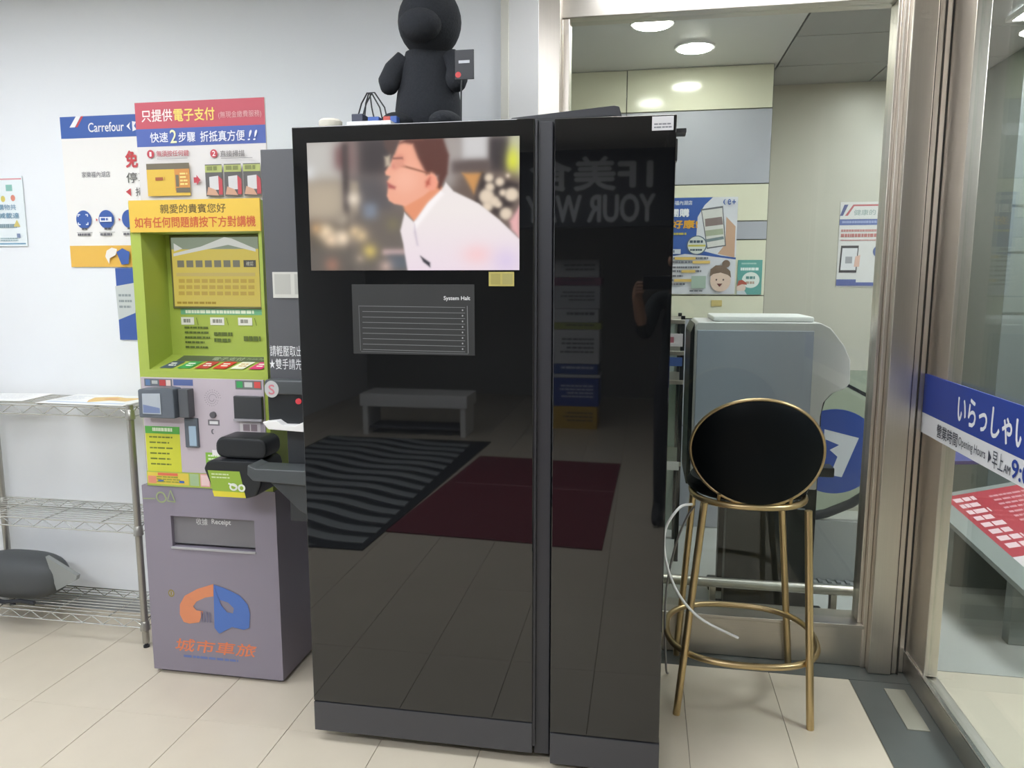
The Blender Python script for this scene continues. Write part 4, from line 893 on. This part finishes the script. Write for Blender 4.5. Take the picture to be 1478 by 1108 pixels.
MB().prism([(-1.34, -1.0), (-.18, -.97), (-.18, -.955), (-1.34, -.985)], 'z', .009, .0105).build('seam', paint('9a6a6c', .8), rm_)
bn = thing('low_bench', (-2.13, -2.7, 0), 'low white bench mirrored in the machine door', 'bench')
box('bench_top', M['white'], bn, -2.68, -1.62, -2.95, -2.55, .28, .40, .006)
for x in (-2.66, -1.69): box('leg', M['white'], bn, x, x + .05, -2.93, -2.57, 0, .28, .004)
box('shelf_board', paint('55565c'), bn, -2.61, -1.69, -2.9, -2.6, .06, .08, .003)
lv = [(0, .228, 'b89632', 'yellow carton at the bottom of the carton stack'), (.23, .515, '2f4690', 'large blue carton above the yellow one'), (.518, .55, 'b9bcc0', 'thin white pack between two blue cartons'), (.553, .655, '34508f', 'blue carton with a white pack beneath'), (.658, .995, 'b9bcbf', 'tall pale carton in the middle of the stack'), (.998, 1.065, '9aa05a', 'thin olive carton on the tall pale one'), (1.068, 1.20, 'b4b8ba', 'pale carton above the olive one'), (1.203, 1.425, 'a8acb0', 'grey carton under the mauve one'), (1.428, 1.505, '7a5266', 'mauve carton near the top of the stack'), (1.508, 1.675, 'a9acae', 'pale carton on top of the carton stack')]
for i, (a, b_, c, lb) in enumerate(lv):
    o = thing('carton', (-.65, -3.3, a), lb + ' mirrored in the narrow door', 'carton', 'cartons stacked behind the viewer')
    box('box', paint(c), o, -.89 + .01 * (i % 2), -.44 + .012 * (i % 3), -3.6, -3.2, a, b_, .004)
    if b_ - a > .06: Print((-.44, -3.2, b_), (-1, 0, 0), (0, 0, -1), .43, b_ - a).bars(.1, .25, .9, .75, max(1, int((b_ - a) / .07)), '4a4c55' if i not in (1, 3) else 'c8ccd8', .4, i, .1).build('print', o)
sg = thing('hanging_sign', (-.6, -2.4, 1.93), 'large dark hanging sign with pale lettering mirrored in the narrow black door', 'sign')
box('board', paint('2c2f33'), sg, -1.35, .30, -2.43, -2.40, 1.93, 2.58, .004)
for x in (-1.2, .15): MB().tube([(x, -2.415, 2.57), (x, -2.415, 2.66)], .01, 10).build('hanger', M['chrome'], sg, smooth=True)
q = Print((.30, -2.40, 2.58), (-1, 0, 0), (0, 0, -1), 1.65, .65)
q.text('1F美食', .16, .10, .79, .52, 'c3c7c9', .025).text('YOUR WAY', .143, .585, .81, .93, 'c3c7c9', .025)
q.build('lettering', sg)
# ------------------------------------------------------------------ the photographer, seen only as a dark reflection in the narrow door
def skinned(name, chains, parent, mats, pick):
    """chains: lists of (point, radius); a chain's first point may repeat a point of an earlier chain to join there"""
    vs, rad, ed, idx = [], [], [], {}
    for ch in chains:
        prev = None
        for p_, r_ in ch:
            key = tuple(round(c_, 4) for c_ in p_)
            if key not in idx: idx[key] = len(vs); vs.append(p_); rad.append(r_)
            i_ = idx[key]
            if prev is not None: ed.append((prev, i_))
            prev = i_
    me = bpy.data.meshes.new(name); me.from_pydata(vs, ed, []); o = bpy.data.objects.new(name, me); COL.objects.link(o)
    o.modifiers.new('skin', 'SKIN'); o.modifiers.new('smooth', 'SUBSURF').levels = 2
    for v_, r_ in zip(me.skin_vertices[0].data, rad): v_.radius = r_ if isinstance(r_, tuple) else (r_, r_)
    me.skin_vertices[0].data[0].use_root = True
    m2 = bpy.data.meshes.new_from_object(o.evaluated_get(bpy.context.evaluated_depsgraph_get())); bpy.data.objects.remove(o)
    off = loc_of(parent); m2.transform(Matrix.Translation(-off)); m2.name = name; m2.materials.clear()
    for m_ in mats: m2.materials.append(m_)
    for f_ in m2.polygons:
        f_.use_smooth = True; f_.material_index = pick(f_.center + off)
    ob = bpy.data.objects.new(name, m2); COL.objects.link(ob); ob.parent = parent; return ob
pe = thing('person', (.24, -.42, 0), 'person in dark clothes taking the photo, mirrored in the narrow black door', 'person')
PV, CH, NK = (.24, -.46, .93), (.24, -.45, 1.24), (.23, -.42, 1.43)
ch_ = [[(PV, (.15, .11)), ((.24, -.46, 1.06), (.135, .10)), (CH, (.155, .11)), ((.235, -.44, 1.37), (.10, .08)), (NK, .052), ((.225, -.40, 1.50), .05), ((.222, -.385, 1.56), (.07, .085)), ((.222, -.385, 1.63), (.072, .088)), ((.222, -.39, 1.69), (.05, .06))]]
for sx in (-1, 1):
    hx = .24 + sx * .09; kx = .24 + sx * .11; fx = .24 + sx * .12
    ch_.append([(PV, (.15, .11)), ((hx, -.455, .86), .095), ((kx, -.43, .50), .062), ((kx, -.44, .36), .06), ((fx, -.46, .09), .042), ((fx + sx * .01, -.40, .045), .042), ((fx + sx * .015, -.30, .035), .038), ((fx + sx * .02, -.24, .03), .026)])
    sh = (.24 + sx * .175, -.44, 1.36); el = (.24 + sx * .24, -.30, 1.15); wr = ((-.045, -.10, 1.40) if sx < 0 else (.175, -.10, 1.40))
    hd = (wr[0], -.065, 1.435)
    ch_.append([((.235, -.44, 1.37), (.10, .08)), (sh, .062), (el, .046), (wr, .029), (hd, (.034, .018))])
    for k_, (dz, ln) in enumerate(((.030, .05), (.012, .058), (-.006, .054), (-.022, .044))):
        b0 = (hd[0], -.052, hd[2] + dz); s_ = 1 if sx < 0 else -1
        ch_.append([(hd, (.034, .018)), b0, ] if False else [(hd, (.034, .018)), (b0, .009), ((hd[0] + s_ * ln * .4, -.036, hd[2] + dz), .0085), ((hd[0] + s_ * ln * .9, -.034, hd[2] + dz), .007)])
    ch_.append([(hd, (.034, .018)), ((hd[0] + (-sx) * .012, -.075, hd[2] - .012), .010), ((hd[0] + (-sx) * .04, -.068, hd[2] + .004), .0085)])
SK, TS, TR, SHO = mat('skin_tone', 'c39a80', .55), mat('dark_shirt', '1d2624', .85, noise=.15, nscale=30), mat('dark_trousers', '1f2226', .85, noise=.15, nscale=30), mat('dark_shoe', '2a2b2d', .5)
def pick_(c_):
    if c_.z < .085: return 3
    if c_.z < .93: return 2
    if c_.z > 1.445 and c_.y < -.25: return 0
    if c_.y > -.20: return 0
    return 1
skinned('body', ch_, pe, [SK, TS, TR, SHO], pick_)
hc = (.222, -.395, 1.635)
hv = MB(); hv.ball((hc[0], hc[1] - .012, hc[2] + .025), (.086, .098, .092), n=22, m=14); hv.build('hair', mat('hair_dark', '15130f', .6), pe, smooth=True)
fy = -.297
for sx in (-1, 1):
    e_ = MB().ball((hc[0] + sx * .03, fy - .004, 1.602), (.014, .010, .009), n=12, m=8).build('eye', paint('e8e6e2', .2), pe, smooth=True)
    MB().ball((hc[0] + sx * .03, fy + .005, 1.602), (.006, .004, .006), n=10, m=6).build('iris', paint('2a1c12', .2), e_, smooth=True)
    MB().ball((hc[0] + sx * .078, -.39, 1.59), (.012, .02, .03), n=12, m=8).build('ear', SK, pe, smooth=True)
MB().ball((hc[0], fy + .008, 1.575), (.012, .018, .024), n=12, m=8).build('nose', SK, pe, smooth=True)
MB().ball((hc[0], fy - .003, 1.542), (.024, .010, .007), n=12, m=8).build('mouth', paint('9a5a52'), pe, smooth=True)
ph = thing('phone', (.065, -.026, 1.43), 'dark phone held up in both hands by the mirrored person', 'phone')
box('case', M['blackplastic'], ph, -.012, .142, -.030, -.022, 1.428, 1.502, .003)
box('phone_screen', glow('8a8f94', .4), ph, -.006, .136, -.0308, -.0302, 1.433, 1.497)
